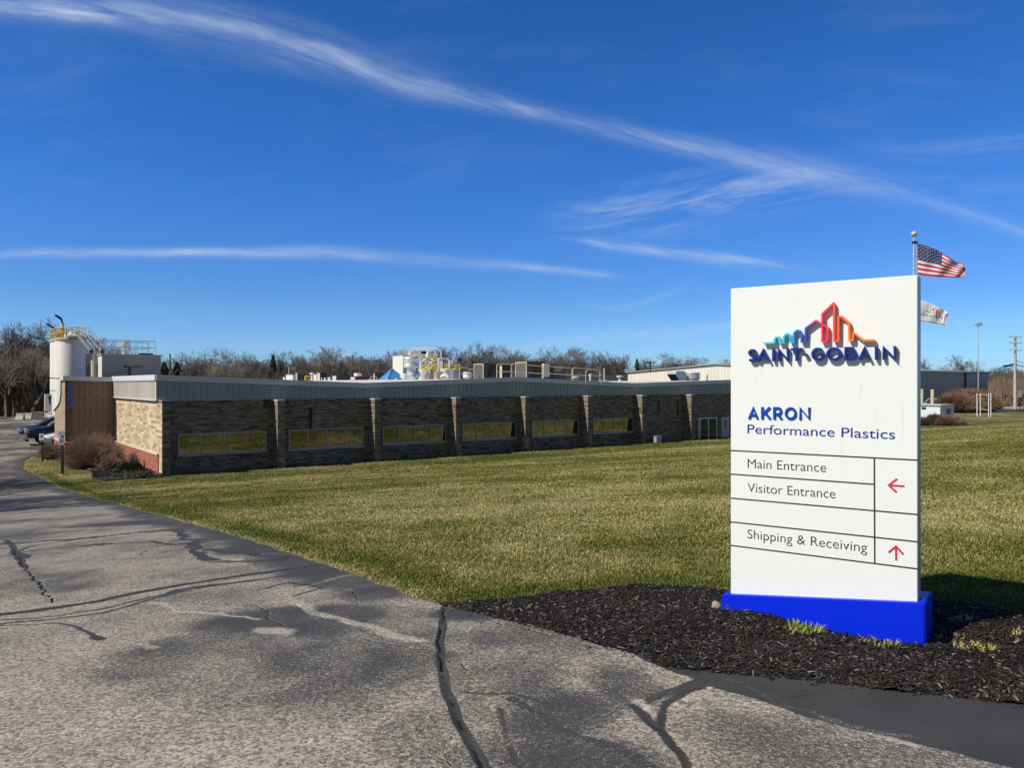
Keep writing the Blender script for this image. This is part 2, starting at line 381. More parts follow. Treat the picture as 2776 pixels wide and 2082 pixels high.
# --- asphalt drive and car park
zz = np.concatenate([np.exp(np.linspace(math.log(2.3), math.log(2.9), 12))[:-1], np.exp(np.linspace(math.log(2.9), math.log(11), 600))[:-1], np.exp(np.linspace(math.log(11), math.log(100), 240))]); nr = len(zz); nc = 640
xe = edge_x(zz)+.015*np.sin(zz*9)+(vn(zz*6, zz*0+3)-.5)*.07
xl = -.70*zz-.3
v = np.linspace(0, 1, nc)
X = xe[:, None]*(1-v)+xl[:, None]*v
extra = np.array([4, 12, 30, 60.])
X = np.concatenate([X, xl[:, None]-extra[None, :]], 1); nc2 = X.shape[1]
Z = np.repeat(zz[:, None], nc2, 1)
H = hgt(X, Z)+.022+(fbm(X*.8, Z*.8)-.5)*.012*sst(xe[:, None]-X, 0, .5)
def wpoly(pts): w = near(pts); return [(a.x, a.y) for a in w]
def dist_poly(X, Z, pts, jit=.0, jf=3., k=0):
    d = np.full(X.shape, 1e3)
    Xj = X+(fbm(X*jf, Z*jf, 3, k)-.5)*jit; Zj = Z+(fbm(X*jf+9, Z*jf+4, 3, k+1)-.5)*jit
    for (ax, az), (bx_, bz_) in zip(pts[:-1], pts[1:]):
        vx, vz = bx_-ax, bz_-az; t = np.clip(((Xj-ax)*vx+(Zj-az)*vz)/(vx*vx+vz*vz), 0, 1)
        d = np.minimum(d, np.hypot(Xj-ax-t*vx, Zj-az-t*vz))
    return d
Wd = zz[:, None]+0*X
seal = np.zeros(X.shape)+.0+.36*sst(Z, 3.55, 4.4)*(1-.45*sst(-X/Z, .35, .6)*(1-sst(Z, 6, 9)))
big = fbm(X*.5+4, Z*.5, 4, 1)
def blob(px, py, rx, ry, s):
    global seal
    c = g2(px, py); a = rx/1661.4*c.y; b_ = ry*c.y**2/(1661.4*(CAMH-c.z))
    wx = (fbm(X*.9, Z*.9, 3, 2)-.5)*.9; wz = (fbm(X*.9+7, Z*.9+3, 3, 3)-.5)*.9
    r = ((X-c.x)/a+wx)**2+((Z-c.y)/b_+wz)**2
    seal = np.maximum(seal, s*(1-sst(r, .05, 1.9)))
for a in [(600, 1350, 240, 48, .72), (560, 1400, 330, 60, .50), (860, 1450, 200, 60, .62), (640, 1500, 160, 60, .48), (480, 1250, 210, 20, .5), (300, 1215, 230, 16, .28),
          (830, 1335, 120, 40, .5), (700, 1240, 130, 24, .85), (560, 1190, 90, 20, .9), (330, 1130, 190, 14, .75), (150, 1075, 190, 14, .85), (90, 1045, 120, 12, .8), (60, 1022, 100, 6, .7),
          (60, 1095, 120, 6, .6), (30, 985, 60, 6, .5), (1160, 1420, 220, 80, .48), (1200, 1560, 160, 80, .58), (1030, 1330, 120, 24, .8), (1350, 1490, 90, 60, .6), (700, 1440, 460, 120, .50), (300, 1240, 340, 60, .48), (150, 1200, 200, 30, .4), (1080, 1480, 160, 100, .42), (60, 1330, 160, 30, .3), (430, 1400, 120, 40, .45), (1250, 1400, 160, 50, .5), (1100, 1640, 200, 60, .42), (520, 1330, 300, 30, .4), (180, 1300, 200, 18, .35), (860, 1290, 130, 26, .55), (760, 1540, 140, 40, .35),
          (1900, 1650, 500, 80, .42), (1650, 1590, 250, 60, .42), (900, 1600, 120, 80, .40), (1250, 1650, 200, 60, .6), (30, 945, 80, 6, .5), (20, 925, 60, 4, .9), (0, 960, 80, 4, .2)]:
    blob(*a)
seal = np.where(Z > 20, np.maximum(seal, .62*sst(fbm(X*.35, Z*.22, 3, 5), .42, .58)), seal)
de = xe[:, None]-X
seal = np.maximum(seal, .72*(1-sst(de+(big-.5)*1.4, .05, .8+.02*Z))*sst(Z, 5.6, 6.2))
mz_ = sst(Z, 3.3, 4.2)*.6+.4; seal = seal+((big-.5)*.55+(fbm(X*1.7, Z*1.7, 4, 3)-.5)*.50+(fbm(X*5, Z*5, 3, 6)-.5)*.25)*mz_
# smooth tar: filled joints and sealed edges
tar = np.zeros(X.shape); crack = np.zeros(X.shape); light = np.zeros(X.shape)
def band(pts, w, s=1., jit=.08, k=0, soft=.35):
    global tar
    d = dist_poly(X, Z, wpoly(pts), jit, 2.5, k); tar = np.maximum(tar, s*(1-sst(d, w*(1-soft), w)))
def cr(pts, w=.007, jit=.10, k=0, s=1.):
    global crack
    d = dist_poly(X, Z, wpoly(pts), jit, 7., k); crack = np.maximum(crack, s*(1-sst(d, w*.5, w*1.3)))
J1 = [(962, 1314), (954, 1360), (950, 1400), (958, 1450), (968, 1500), (985, 1560), (1012, 1610), (1040, 1659), (1060, 1700)]
band(J1, .042, 1., .04, 1, .6); cr(J1, .009, .05, 2)
J2 = [(-40, 1338), (100, 1322), (200, 1306), (300, 1287), (400, 1268), (500, 1252), (600, 1238), (690, 1226), (760, 1222)]
band(J2, .085, .95, .16, 3, .5); band([(300, 1300), (420, 1276), (560, 1258), (700, 1240), (800, 1226)], .05, .9, .22, 6, .6); band([(0, 1345), (120, 1336), (260, 1312), (380, 1286), (520, 1262)], .035, .8, .2, 2, .5); cr(J2, .010, .09, 4)
band([(-20, 1356), (100, 1346), (230, 1330), (330, 1300), (430, 1276)], .03, .9, .1, 5)
J3 = [(28, 1190), (45, 1215), (62, 1240), (84, 1265), (100, 1290), (112, 1306)]
band([(10, 1170), (28, 1190), (45, 1215), (55, 1230)], .05, 1, .1, 6); cr(J3, .012, .1, 7)
band([(0, 1178), (80, 1174), (180, 1166), (320, 1152), (460, 1140)], .12, .95, .35, 2); band([(20, 1200), (140, 1186), (300, 1176), (420, 1180)], .07, .85, .4, 5); band([(380, 1150), (430, 1170), (420, 1200), (470, 1218), (600, 1214)], .09, .95, .4, 1); band([(440, 1190), (520, 1200), (640, 1206)], .10, .95, .4, 3); band([(0, 1130), (120, 1124), (260, 1112), (360, 1112)], .09, .8, .3, 1)
band([(60, 1210), (30, 1196), (90, 1180), (200, 1164)], .06, .8, .2, 1); band([(0, 1358), (120, 1354), (180, 1372), (215, 1388)], .02, .7, .1, 3); band([(205, 1384), (218, 1388)], .045, 1, .02)
band([(560, 1280), (630, 1265), (700, 1275), (640, 1292)], .03, .7, .1, 4)
J4 = [(1385, 1535), (1420, 1512), (1480, 1492), (1535, 1468), (1560, 1462)]
band(J4, .04, .9, .05, 4, .6); cr(J4, .007, .04, 4)
J5 = [(1370, 1530), (1400, 1560), (1440, 1600), (1470, 1640), (1490, 1680)]
band(J5, .04, .9, .08, 3, .7); cr(J5, .006, .06, 5)
cr([(1550, 1478), (1500, 1500), (1450, 1525), (1435, 1560), (1432, 1600)], .006, .06, 6); band([(1540, 1480), (1480, 1505), (1440, 1530), (1430, 1590)], .03, .9, .05, 2)
J6 = [(1040, 1490), (1050, 1530), (1075, 1560), (1090, 1600), (1115, 1659)]
cr(J6, .005, .05, 6); band([(1075, 1540), (1090, 1600), (1120, 1680)], .04, .62, .08, 2, .8)
cr([(985, 1590), (968, 1620), (955, 1660)], .005, .05, 3); cr([(640, 1312), (700, 1342), (760, 1358), (830, 1378), (905, 1396)], .004, .10, 2, .8)
band([(1100, 1520), (1180, 1560), (1270, 1600), (1350, 1640), (1420, 1690)], .04, .6, .15, 2); band([(1000, 1508), (1100, 1512), (1180, 1530)], .02, .6, .1)
for q_ in range(26):                                         # fine hairline cracks wandering over the old surface
    rq = random.Random(q_+40); zc_ = 3.2+rq.random()**1.6*14; xc_ = rq.uniform(-.7, .35)*zc_; an = rq.uniform(-.6, .6)+(1.57 if q_ % 3 == 0 else 0); pp = [(xc_, zc_)]
    for _k in range(6): an += rq.gauss(0, .35); pp.append((pp[-1][0]+.28*math.cos(an), pp[-1][1]+.28*math.sin(an)))
    d = dist_poly(X, Z, pp, .07, 8., q_ % 5); w_ = .0035+.0006*zc_; crack = np.maximum(crack, .75*(1-sst(d, w_*.5, w_*1.5)))
def lt(pts, w, s, k=0):
    global light
    d = dist_poly(X, Z, wpoly(pts), .12, 4, k); light = np.maximum(light, s*(1-sst(d, w*.3, w)))
lt([(640, 1308), (700, 1338), (760, 1354), (830, 1374), (905, 1392)], .07, .55); lt([(560, 1370), (585, 1372), (620, 1372)], .12, .6, 2); lt([(330, 1305), (390, 1330), (480, 1335), (560, 1345)], .04, .6, 1)
lt([(450, 1218), (520, 1214)], .07, .8); lt([(620, 1290), (640, 1280), (760, 1245)], .04, .4); lt([(1000, 1308), (1100, 1342)], .02, .4); lt([(1375, 1528), (1392, 1538)], .06, 1.)
lt([(1570, 1480), (1680, 1525), (1800, 1560), (1960, 1620)], .03, .45, 3); lt([(1770, 1555), (1850, 1578), (1960, 1598)], .035, .6, 3); lt([(300, 1400), (330, 1410)], .05, .4)
# sealed margin along the bed at right
mpoly = wpoly([(1500, 1470), (1540, 1486), (1640, 1524), (1738, 1560), (1893, 1592), (2050, 1632), (2212, 1672)])
mz = np.array([a[1] for a in mpoly][::-1]+[9]); mx = np.array([a[0] for a in mpoly][::-1]+[-3])
inb = sst(X-np.interp(Z, mz, mx)+(fbm(X*2, Z*2, 3, 4)-.5)*.25, -.03, .05)*(Z < 4.95)
tar = np.maximum(tar, inb*.98)
crack *= 1-.0*light; light *= (1-tar*.3)
idx = np.arange(nr*nc2).reshape(nr, nc2)
fc = np.stack([idx[:-1, 1:], idx[:-1, :-1], idx[1:, :-1], idx[1:, 1:]], -1).reshape(-1, 4)
H = H-crack*.009
m = bpy.data.materials.new('asphalt'); m.use_nodes = True; T = NT(m.node_tree); b = m.node_tree.nodes['Principled BSDF']
def attr(T, n): a = T.n('ShaderNodeAttribute'); a.attribute_name = n; return a.outputs['Fac']
ob = T.n('ShaderNodeTexCoord').outputs['Object']
x_, y_, z_ = T.sep(ob); flat = T.comb(x_, y_, 0.)
n1 = T.noise(flat, 120, 3, .75); n2 = T.noise(flat, 38, 5, .8); n3 = T.noise(flat, 2.2, 5, .6)
vo = T.n('ShaderNodeTexVoronoi'); vo.inputs['Scale'].default_value = 70; T.put(vo.inputs['Vector'], flat); vor = T.sep(vo.outputs['Color'])[0]
far_ = T.noise(T.comb(x_, T.m('MULTIPLY', y_, 1.), 3.), .55, 4)
agg = T.ramp(T.m('ADD', T.m('MULTIPLY', n1, .6), T.m('MULTIPLY', vor, .4)), [(.22, (.07, .062, .055)), (.38, (.24, .215, .185)), (.52, (.38, .345, .295)), (.72, (.60, .55, .47))])
agg = T.mix(1., T.mix(.6, agg, T.ramp(n3, [(.3, .72), (.7, 1.12)]), 'MULTIPLY'), (.90, .865, .80, 1), 'MULTIPLY')
dk = T.ramp(n1, [(.3, (.026, .027, .029)), (.55, (.050, .050, .051)), (.64, (.10, .095, .086)), (.78, (.20, .185, .16))])
tarc = T.mix(.8, T.ramp(n1, [(.3, (.022, .023, .024)), (.55, (.042, .042, .042)), (.66, (.062, .060, .056)), (.8, (.16, .15, .135))]), T.ramp(n3, [(.3, .75), (.7, 1.35)]), 'MULTIPLY')
f = T.m('ADD', attr(T, 'seal'), T.m('ADD', T.m('MULTIPLY', T.m('SUBTRACT', n1, .5), 2.4), T.m('MULTIPLY', T.m('SUBTRACT', n2, .5), 1.25)))
f = T.m('ADD', f, T.m('MULTIPLY', T.m('SUBTRACT', n3, .5), .5))
f = T.m('SUBTRACT', f, T.m('MULTIPLY', attr(T, 'light'), .55))
col = T.mix(T.sm(f, .27, .53), agg, dk)
tf = T.sm(T.m('ADD', attr(T, 'tar'), T.m('MULTIPLY', T.m('SUBTRACT', T.m('ADD', n2, n1), 1.), 1.1)), .42, .58)
col = T.mix(tf, col, tarc)
lf = T.sm(T.m('ADD', attr(T, 'light'), T.m('MULTIPLY', T.m('SUBTRACT', T.m('ADD', n2, n1), 1.12), 1.5)), .15, .75)
col = T.mix(T.m('MULTIPLY', lf, .8), col, T.mix(n1, (.24, .22, .19, 1), (.62, .58, .50, 1)))
col = T.mix(T.sm(attr(T, 'crack'), .3, .7), col, (.006, .006, .006, 1))
T.put(b.inputs['Base Color'], col); b.inputs['Roughness'].default_value = .82; b.inputs['Specular IOR Level'].default_value = .3
bn = T.n('ShaderNodeBump'); bn.inputs['Strength'].default_value = .55; bn.inputs['Distance'].default_value = .006
T.put(bn.inputs['Height'], T.m('ADD', T.m('MULTIPLY', T.m('ADD', n1, vor), T.m('SUBTRACT', 1., T.m('MULTIPLY', tf, .6))), T.m('MULTIPLY', attr(T, 'crack'), -2.))); T.put(b.inputs['Normal'], bn.outputs[0])
M_asph = m
drive = bigmesh('driveway', np.stack([X, Z, H], -1).reshape(-1, 3), fc, M_asph, {'seal': ('FLOAT', seal), 'tar': ('FLOAT', tar), 'crack': ('FLOAT', crack), 'light': ('FLOAT', light)}, smooth=True)
tag(drive, kind='structure')

# --- the lawn sheet, out to the horizon
def straw(x, z):
    a = fbm(x*.55, z*.55, 4, 2); c = fbm(x*1.9+3, z*1.9, 3, 4); e = fbm(x*.12+2, z*.2+1, 3, 6)
    s = .60+.75*(a-.5)+.75*(c-.5)+.8*(e-.5)
    ed = x-edge_x(z); s = s-.38*np.exp(-((ed-.55)/.30)**2)*sst(z, 5, 8)*(.3+1.3*vn(z*.9, x*0))*(z < 36)+.5*np.exp(-(ed/.14)**2)
    bd = z-np.interp(x, bx, bz); s = s-.4*np.exp(-((bd-.25)/.2)**2)*(z < 8)
    d = -((x-CORNER.x)*V.x+(z-CORNER.y)*V.y)
    s = s-.30*np.exp(-((d-3.2)/1.5)**2)+.18*np.exp(-((d-6.3)/1.0)**2)
    return np.clip(s, 0, 1)
rr = np.concatenate([[0.], np.exp(np.linspace(math.log(.6), math.log(4), 12))[:-1], np.exp(np.linspace(math.log(4), math.log(160), 520)), np.exp(np.linspace(math.log(170), math.log(4500), 24))])
th = np.concatenate([np.linspace(-38, 38, 520), np.linspace(38, 322, 90)[1:-1]])*math.pi/180
RR, TH = np.meshgrid(rr, th, indexing='ij')
GX = RR*np.sin(TH); GY = RR*np.cos(TH); GH = hgt(GX, GY)
DD = -((GX-CORNER.x)*V.x+(GY-CORNER.y)*V.y)
GH = GH+(fbm(GX*.3, GY*.3, 3, 5)-.5)*.10*sst(RR, 8, 20)*sst(DD, 2, 8)*sst(GX-edge_x(GY), .3, 2)
n1_, n2_ = RR.shape; idx = np.arange(n1_*n2_).reshape(n1_, n2_); nx = np.roll(idx, -1, 1)
fc = np.stack([idx[:-1], idx[1:], nx[1:], nx[:-1]], -1).reshape(-1, 4)
m = bpy.data.materials.new('lawn_grass'); m.use_nodes = True; T = NT(m.node_tree); b = m.node_tree.nodes['Principled BSDF']
ob = T.n('ShaderNodeTexCoord').outputs['Object']; x_, y_, z_ = T.sep(ob); flat = T.comb(x_, y_, 0.)
g1 = T.noise(flat, 22, 4, .75); g2n = T.noise(flat, 4.5, 4, .7); g3 = T.noise(flat, 85, 3, .7); g4 = T.noise(flat, .9, 4, .65)
f = T.m('ADD', attr(T, 'straw'), T.m('ADD', T.m('MULTIPLY', T.m('SUBTRACT', g1, .5), 1.3), T.m('ADD', T.m('MULTIPLY', T.m('SUBTRACT', g2n, .5), .9), T.m('MULTIPLY', T.m('SUBTRACT', g4, .5), .7))))
col = T.ramp(f, [(0., (.058, .080, .016)), (.3, (.100, .115, .024)), (.55, (.155, .148, .042)), (.8, (.24, .21, .080)), (1., (.36, .30, .14))])
col = T.mix(.7, col, T.ramp(T.m('MULTIPLY_ADD', g1, .5, T.m('MULTIPLY', g3, .5)), [(.35, .3), (.65, 1.5)]), 'MULTIPLY')
T.put(b.inputs['Base Color'], col); b.inputs['Roughness'].default_value = .9; b.inputs['Specular IOR Level'].default_value = .15
bn = T.n('ShaderNodeBump'); bn.inputs['Strength'].default_value = .9; bn.inputs['Distance'].default_value = .05
T.put(bn.inputs['Height'], T.m('ADD', g1, T.m('ADD', g3, T.m('MULTIPLY', g2n, 1.5)))); T.put(b.inputs['Normal'], bn.outputs[0])
M_lawn = m
lawn = bigmesh('lawn', np.stack([GX, GY, GH], -1).reshape(-1, 3), fc, M_lawn, {'straw': ('FLOAT', straw(GX, GY))}, smooth=True)
tag(lawn, kind='structure')

# --- grass blades
def colmat(name, rough=.7, trans=.0, sheen=0):
    m = bpy.data.materials.new(name); m.use_nodes = True; T = NT(m.node_tree); b = m.node_tree.nodes['Principled BSDF']
    a = T.n('ShaderNodeAttribute'); a.attribute_name = 'col'; T.put(b.inputs['Base Color'], a.outputs['Color']); b.inputs['Roughness'].default_value = rough
    b.inputs['Specular IOR Level'].default_value = .25
    if trans:
        tr = T.n('ShaderNodeBsdfTranslucent'); T.put(tr.inputs[0], a.outputs['Color']); mx_ = T.n('ShaderNodeMixShader'); mx_.inputs[0].default_value = trans
        T.t.links.new(b.outputs[0], mx_.inputs[1]); T.t.links.new(tr.outputs[0], mx_.inputs[2]); T.t.links.new(mx_.outputs[0], T.t.nodes['Material Output'].inputs[0])
    return m
M_blade = colmat('grass_blades', .65, .25)
N = 620000
u = rng.random(N); z = (5.0**.2+u*(34.0**.2-5.0**.2))**5
x = (rng.random(N)*2-1)*.70*z+ (rng.random(N)-.5)*.3
ok = (x > edge_x(z)-.03+(rng.random(N)**2)*.10) & ~(mulch_mask(x, z)) & (-((x-CORNER.x)*V.x+(z-CORNER.y)*V.y) > 1.0)
x = x[ok]; z = z[ok]
zf_ = 24+46*rng.random(420000)**.8; xf_ = (rng.random(420000)*2-1)*.70*zf_; df_ = -((xf_-CORNER.x)*V.x+(zf_-CORNER.y)*V.y)
ok = (xf_ > edge_x(zf_)-.02) & ((df_ > .05) | (zf_ > 60) | (((xf_-CORNER.x)*U.x+(zf_-CORNER.y)*U.y < -2.7) & (zf_ < 46))) & ~bed2(xf_, zf_); x = np.concatenate([x, xf_[ok]]); z = np.concatenate([z, zf_[ok]]); N = len(x); h0 = hgt(x, z)+(fbm(x*.3, z*.3, 3, 5)-.5)*.10*sst(np.hypot(x, z), 8, 20)*sst(-((x-CORNER.x)*V.x+(z-CORNER.y)*V.y), 2, 8)*sst(x-edge_x(z), .3, 2)
s_ = straw(x, z); mixr = np.clip(s_+(rng.random(N)-.5)*.65, 0, 1)[:, None]
gc = np.array([[.065, .125, .022]])*(1-mixr)+np.array([[.36, .32, .18]])*mixr
gc = np.where(mixr < .5, np.array([[.10, .130, .022]])*(1-mixr*2)+np.array([[.20, .195, .042]])*mixr*2, np.array([[.20, .195, .042]])*(2-mixr*2)+np.array([[.46, .40, .20]])*(mixr*2-1))
gc = gc*(1.02+.40*rng.random((N, 1)))*np.array([[.99, .99, .86]])
L = (.020+.022*rng.random(N))*(1+.25*(vn(x*2, z*2)-.5))*(1+.35*sst(z, 20, 45)); wd = .0024*(z/6)**.85*(1+.8*rng.random(N)); az = rng.random(N)*6.283
tl = L*(.2+1.0*rng.random(N)); hh = L*(.55+.5*rng.random(N)); ax2 = rng.random(N)*6.283
bx0 = np.cos(ax2)*wd; by0 = np.sin(ax2)*wd
mid = np.stack([x+np.cos(az)*tl*.35, z+np.sin(az)*tl*.35, h0+hh*.65], -1)
V0 = np.stack([x-bx0, z-by0, h0-.002], -1); V1 = np.stack([x+bx0, z+by0, h0-.002], -1)
V2 = mid+np.stack([bx0, by0, 0*bx0], -1)*.8; V3 = mid-np.stack([bx0, by0, 0*bx0], -1)*.8; V4 = np.stack([x+np.cos(az)*tl, z+np.sin(az)*tl, h0+hh*.8], -1)
VV = np.stack([V0, V1, V2, V3, V4], 1).reshape(-1, 3); ii = np.arange(N)[:, None]*5
tri = np.concatenate([ii+[0, 1, 2], ii+[0, 2, 3], ii+[3, 2, 4]], 0)
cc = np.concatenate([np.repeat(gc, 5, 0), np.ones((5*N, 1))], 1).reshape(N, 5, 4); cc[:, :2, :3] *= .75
grass = bigmesh('grass', VV, tri, M_blade, {'col': ('FLOAT_COLOR', cc.reshape(-1, 4))}); tag(grass, 'short patchy green and straw coloured grass growing on the lawn', 'grass', kind='stuff')

# --- mulch beds
M_mulch = mat('mulch_soil', (.020, .015, .012), .95, var=.5, vscale=30, bump=1., bscale=90)
def cellsheet(name, x0, x1, z0, z1, step, mask, zf, mt):
    xs = np.arange(x0, x1, step); zs = np.arange(z0, z1, step); A, B = np.meshgrid(xs, zs, indexing='ij'); Hh = zf(A, B)
    id_ = np.arange(A.size).reshape(A.shape); mk = mask(A[:-1, :-1]+step/2, B[:-1, :-1]+step/2)
    f = np.stack([id_[:-1, :-1], id_[1:, :-1], id_[1:, 1:], id_[:-1, 1:]], -1)[mk]
    us, inv = np.unique(f, return_inverse=True); vs = np.stack([A, B, Hh], -1).reshape(-1, 3)[us]
    return bigmesh(name, vs, inv.reshape(f.shape), mt, smooth=True)
def mulch_h(x, z): return hgt(x, z)+.022+(fbm(x*4, z*4, 4, 3)-.5)*.07+.03*np.exp(-((x-1.72)**2+(z-5.1)**2)/.06)+.05*np.exp(-((x-3.1)**2+(z-5.15)**2)/.15)
mb_ = cellsheet('mulch_bed', -.7, 7, 3.2, 6.6, .025, mulch_mask, mulch_h, M_mulch); tag(mb_, kind='structure')
mb2 = cellsheet('planting_bed', -28, -14, 33, 48, .12, bed2, lambda x, z: hgt(x, z)+.05+(fbm(x*2, z*2)-.5)*.08, M_mulch); tag(mb2, kind='structure')
M_chip = colmat('mulch_chips', .6)
def chips(name, n, xr, zr, mask, hf, size, lab):
    x = rng.uniform(*xr, n); z = rng.uniform(*zr, n); k = mask(x, z) & (np.abs(x/z) < .72); x = x[k]; z = z[k]; n = len(x)
    Lc = size*(.35+rng.random(n)**2*1.3); Wc = Lc*(.14+.2*rng.random(n)); Tc = size*.10*(.5+rng.random(n))
    a = rng.random(n)*6.283; tl = (rng.random(n)-.5)*.9; hh = hf(x, z)+rng.random(n)*size*.35
    ux = np.stack([np.cos(a)*np.cos(tl), np.sin(a)*np.cos(tl), np.sin(tl)], -1); uy = np.stack([-np.sin(a), np.cos(a), 0*a+(rng.random(n)-.5)*.6], -1); uz = np.cross(ux, uy)
    c = np.stack([x, z, hh], -1); cs = []
    for sx, sy, sz in ((-1,-1,-1),(1,-.6,-1),(1,.6,-1),(-1,1,-1),(-1,-1,1),(1,-.6,1),(1,.6,1),(-1,1,1)):
        cs.append(c+ux*(sx*Lc/2)[:, None]+uy*(sy*Wc/2)[:, None]+uz*(sz*Tc/2)[:, None])
    vv = np.stack(cs, 1).reshape(-1, 3); i = np.arange(n)[:, None]*8
    f = np.concatenate([i+q_ for q_ in ([0,3,2,1],[4,5,6,7],[0,1,5,4],[1,2,6,5],[2,3,7,6],[3,0,4,7])], 0)
    brn = sst(fbm(x*1.3, z*1.3, 3, 4), .5, .62)[:, None]*.7; t = rng.random(n)[:, None]; c1_ = np.array([[.008, .0065, .0055]]); c2_ = np.array([[.036, .027, .021]]); c3_ = np.array([[.26, .225, .185]])
    col = np.where(t < .80, c1_+(c2_-c1_)*(t/.80)**2, c2_+(c3_-c2_)*((t-.80)/.20)**2.5); col = col*(1-brn)+col*np.array([[1.3, 1.12, 1.0]])*brn
    col = np.concatenate([np.repeat(col, 8, 0), np.ones((8*n, 1))], 1)
    o = bigmesh(name, vv, f, M_chip, {'col': ('FLOAT_COLOR', col)}); tag(o, lab, 'mulch', kind='stuff'); return o
chips('mulch_chips', 95000, (-.6, 4.6), (3.3, 6.6), mulch_mask, mulch_h, .033, 'dark shredded wood mulch in the bed round the tall sign')
chips('mulch_chips', 26000, (-.8, 4.0), (3.3, 5.7), lambda x, z: (x < edge_x(z)) & (x > edge_x(z)-.05-.22*rng.random(len(x))**3) & (rng.random(len(x)) < .35), lambda x, z: hgt(x, z)+.016, .028, 'loose wood chips strewn on the asphalt along the bed edge')
chips('mulch_chips', 9000, (-27, -14), (34, 47), bed2, lambda x, z: hgt(x, z)+.07, .2, 'dark wood mulch in the bed by the building corner')

# ================================================================ SIGN
# panel plane from the photograph: left edge column 1981, right edge column 2488
zR = 4.67; zL = 4.67*1.143
SL = Vector((.2844*zL, zL)); SR = Vector((.5276*zR, zR)); sdir = (SR-SL).normalized(); SW = (SR-SL).length
sn = Vector((sdir.y, -sdir.x))                               # towards the camera
if sn.y > 0: sn = -sn
sang = math.atan2(sdir.y, sdir.x)
TOP = CAMH+259/F*zL
sign = thing('pylon_sign', 'tall white sign panel with raised skyline logo on a blue base in the mulch bed', 'sign', (SL.x, SL.y, 0), sang)
# local axes: x along the panel, y into it (away from the camera), z up
def onsign(px, py, off=0.):
    """photo pixel -> (x, z) on the plane `off` metres in front of the panel"""
    r = ray(px, py); n3 = Vector((sn.x, sn.y, 0)); p0 = Vector((SL.x, SL.y, 0))+n3*off; o = Vector((0, 0, CAMH))
    t = (p0-o).dot(n3)/r.dot(n3); w = o+r*t
    return ((Vector((w.x, w.y))-SL).dot(sdir), w.z)
def z5(x, y): return (1940+x/3.0717, 720+y/3.0717)          # coordinates read from enlarged crops
def z6(x, y): return (1940+x/2.5132, 1200+y/2.5132)
M_sign = bpy.data.materials.new('sign_white'); M_sign.use_nodes = True; T = NT(M_sign.node_tree); b = M_sign.node_tree.nodes['Principled BSDF']
x_, y_, z_ = T.sep(T.n('ShaderNodeTexCoord').outputs['Object'])
st = T.noise(T.comb(T.m('MULTIPLY', x_, 22.), T.m('MULTIPLY', z_, .9), 0.), 1.5, 4, .6); cl = T.noise(T.comb(x_, z_, 0.), 4., 4)
below = T.m('MULTIPLY', T.sm(z_, 1.0, 1.75), T.sm(z_, 1.9, 1.8))
g = T.m('MULTIPLY', T.m('MULTIPLY', T.sm(st, .52, .8), T.sm(cl, .35, .7)), T.m('ADD', T.m('MULTIPLY', below, .8), .15))
T.put(b.inputs['Base Color'], T.mix(g, (.80, .82, .79, 1), (.56, .55, .51, 1))); b.inputs['Roughness'].default_value = .38
M_signside = mat('sign_side', (.40, .42, .45), .4)
M_signblue = mat('sign_blue_base', (.002, .022, .66), .38, var=.03, spec=.2)
M_line = mat('sign_line', (.02, .02, .025), .5)
M_txt = mat('sign_text_grey', (.025, .027, .035), .5)
M_let = mat('letter_blue', (.002, .028, .22), .45, spec=.3)
M_let2 = mat('letter_blue_bright', (.002, .058, .38), .45, spec=.3)
M_navy = mat('text_navy', (.008, .026, .27), .5)
M_arrow = mat('arrow_red', (.62, .025, .06), .5)
TH_ = .13
xr_, zb_r = onsign(*z6(1377, 1078)); _, zb_l = onsign(*z6(100, 1022))
mbx = MB(); mbx.prism([(0, zb_l-.05), (SW, zb_r-.05), (SW, TOP), (0, TOP)], 'y', 0, TH_)
pan = mbx.build('panel', [M_sign, M_signside], sign, bevel=.004)
for pl in pan.data.polygons:
    if pl.center.x > SW-.006: pl.material_index = 1
# base: level-footed blue plinth whose top edge climbs to the right
fl = .045; bxl, bzl = onsign(*z6(38, 1037), fl); bxr, bzr = onsign(*z6(1428, 1098), fl)
mb1 = MB(); mb1.prism([(bxl, -.25), (bxr, -.25), (bxr, bzr), (bxl, bzl)], 'y', -fl, TH_+.16)
mb1.build('base', M_signblue, sign, bevel=.008)
T = NT(M_signblue.node_tree); b = M_signblue.node_tree.nodes['Principled BSDF']; x_, y_, z_ = T.sep(T.n('ShaderNodeTexCoord').outputs['Object'])
gr = T.m('ADD', T.m('MULTIPLY', z_, 5.5), T.m('MULTIPLY', x_, .55)); sp = T.m('SUBTRACT', T.noise(T.comb(x_, y_, z_), 28, 5, .7), T.m('MULTIPLY', gr, .45))
T.put(b.inputs['Base Color'], T.mix(T.m('MULTIPLY', T.sm(sp, .34, .5), .65), (.002, .022, .66, 1), (.10, .085, .07, 1)))   # dried splash at the foot
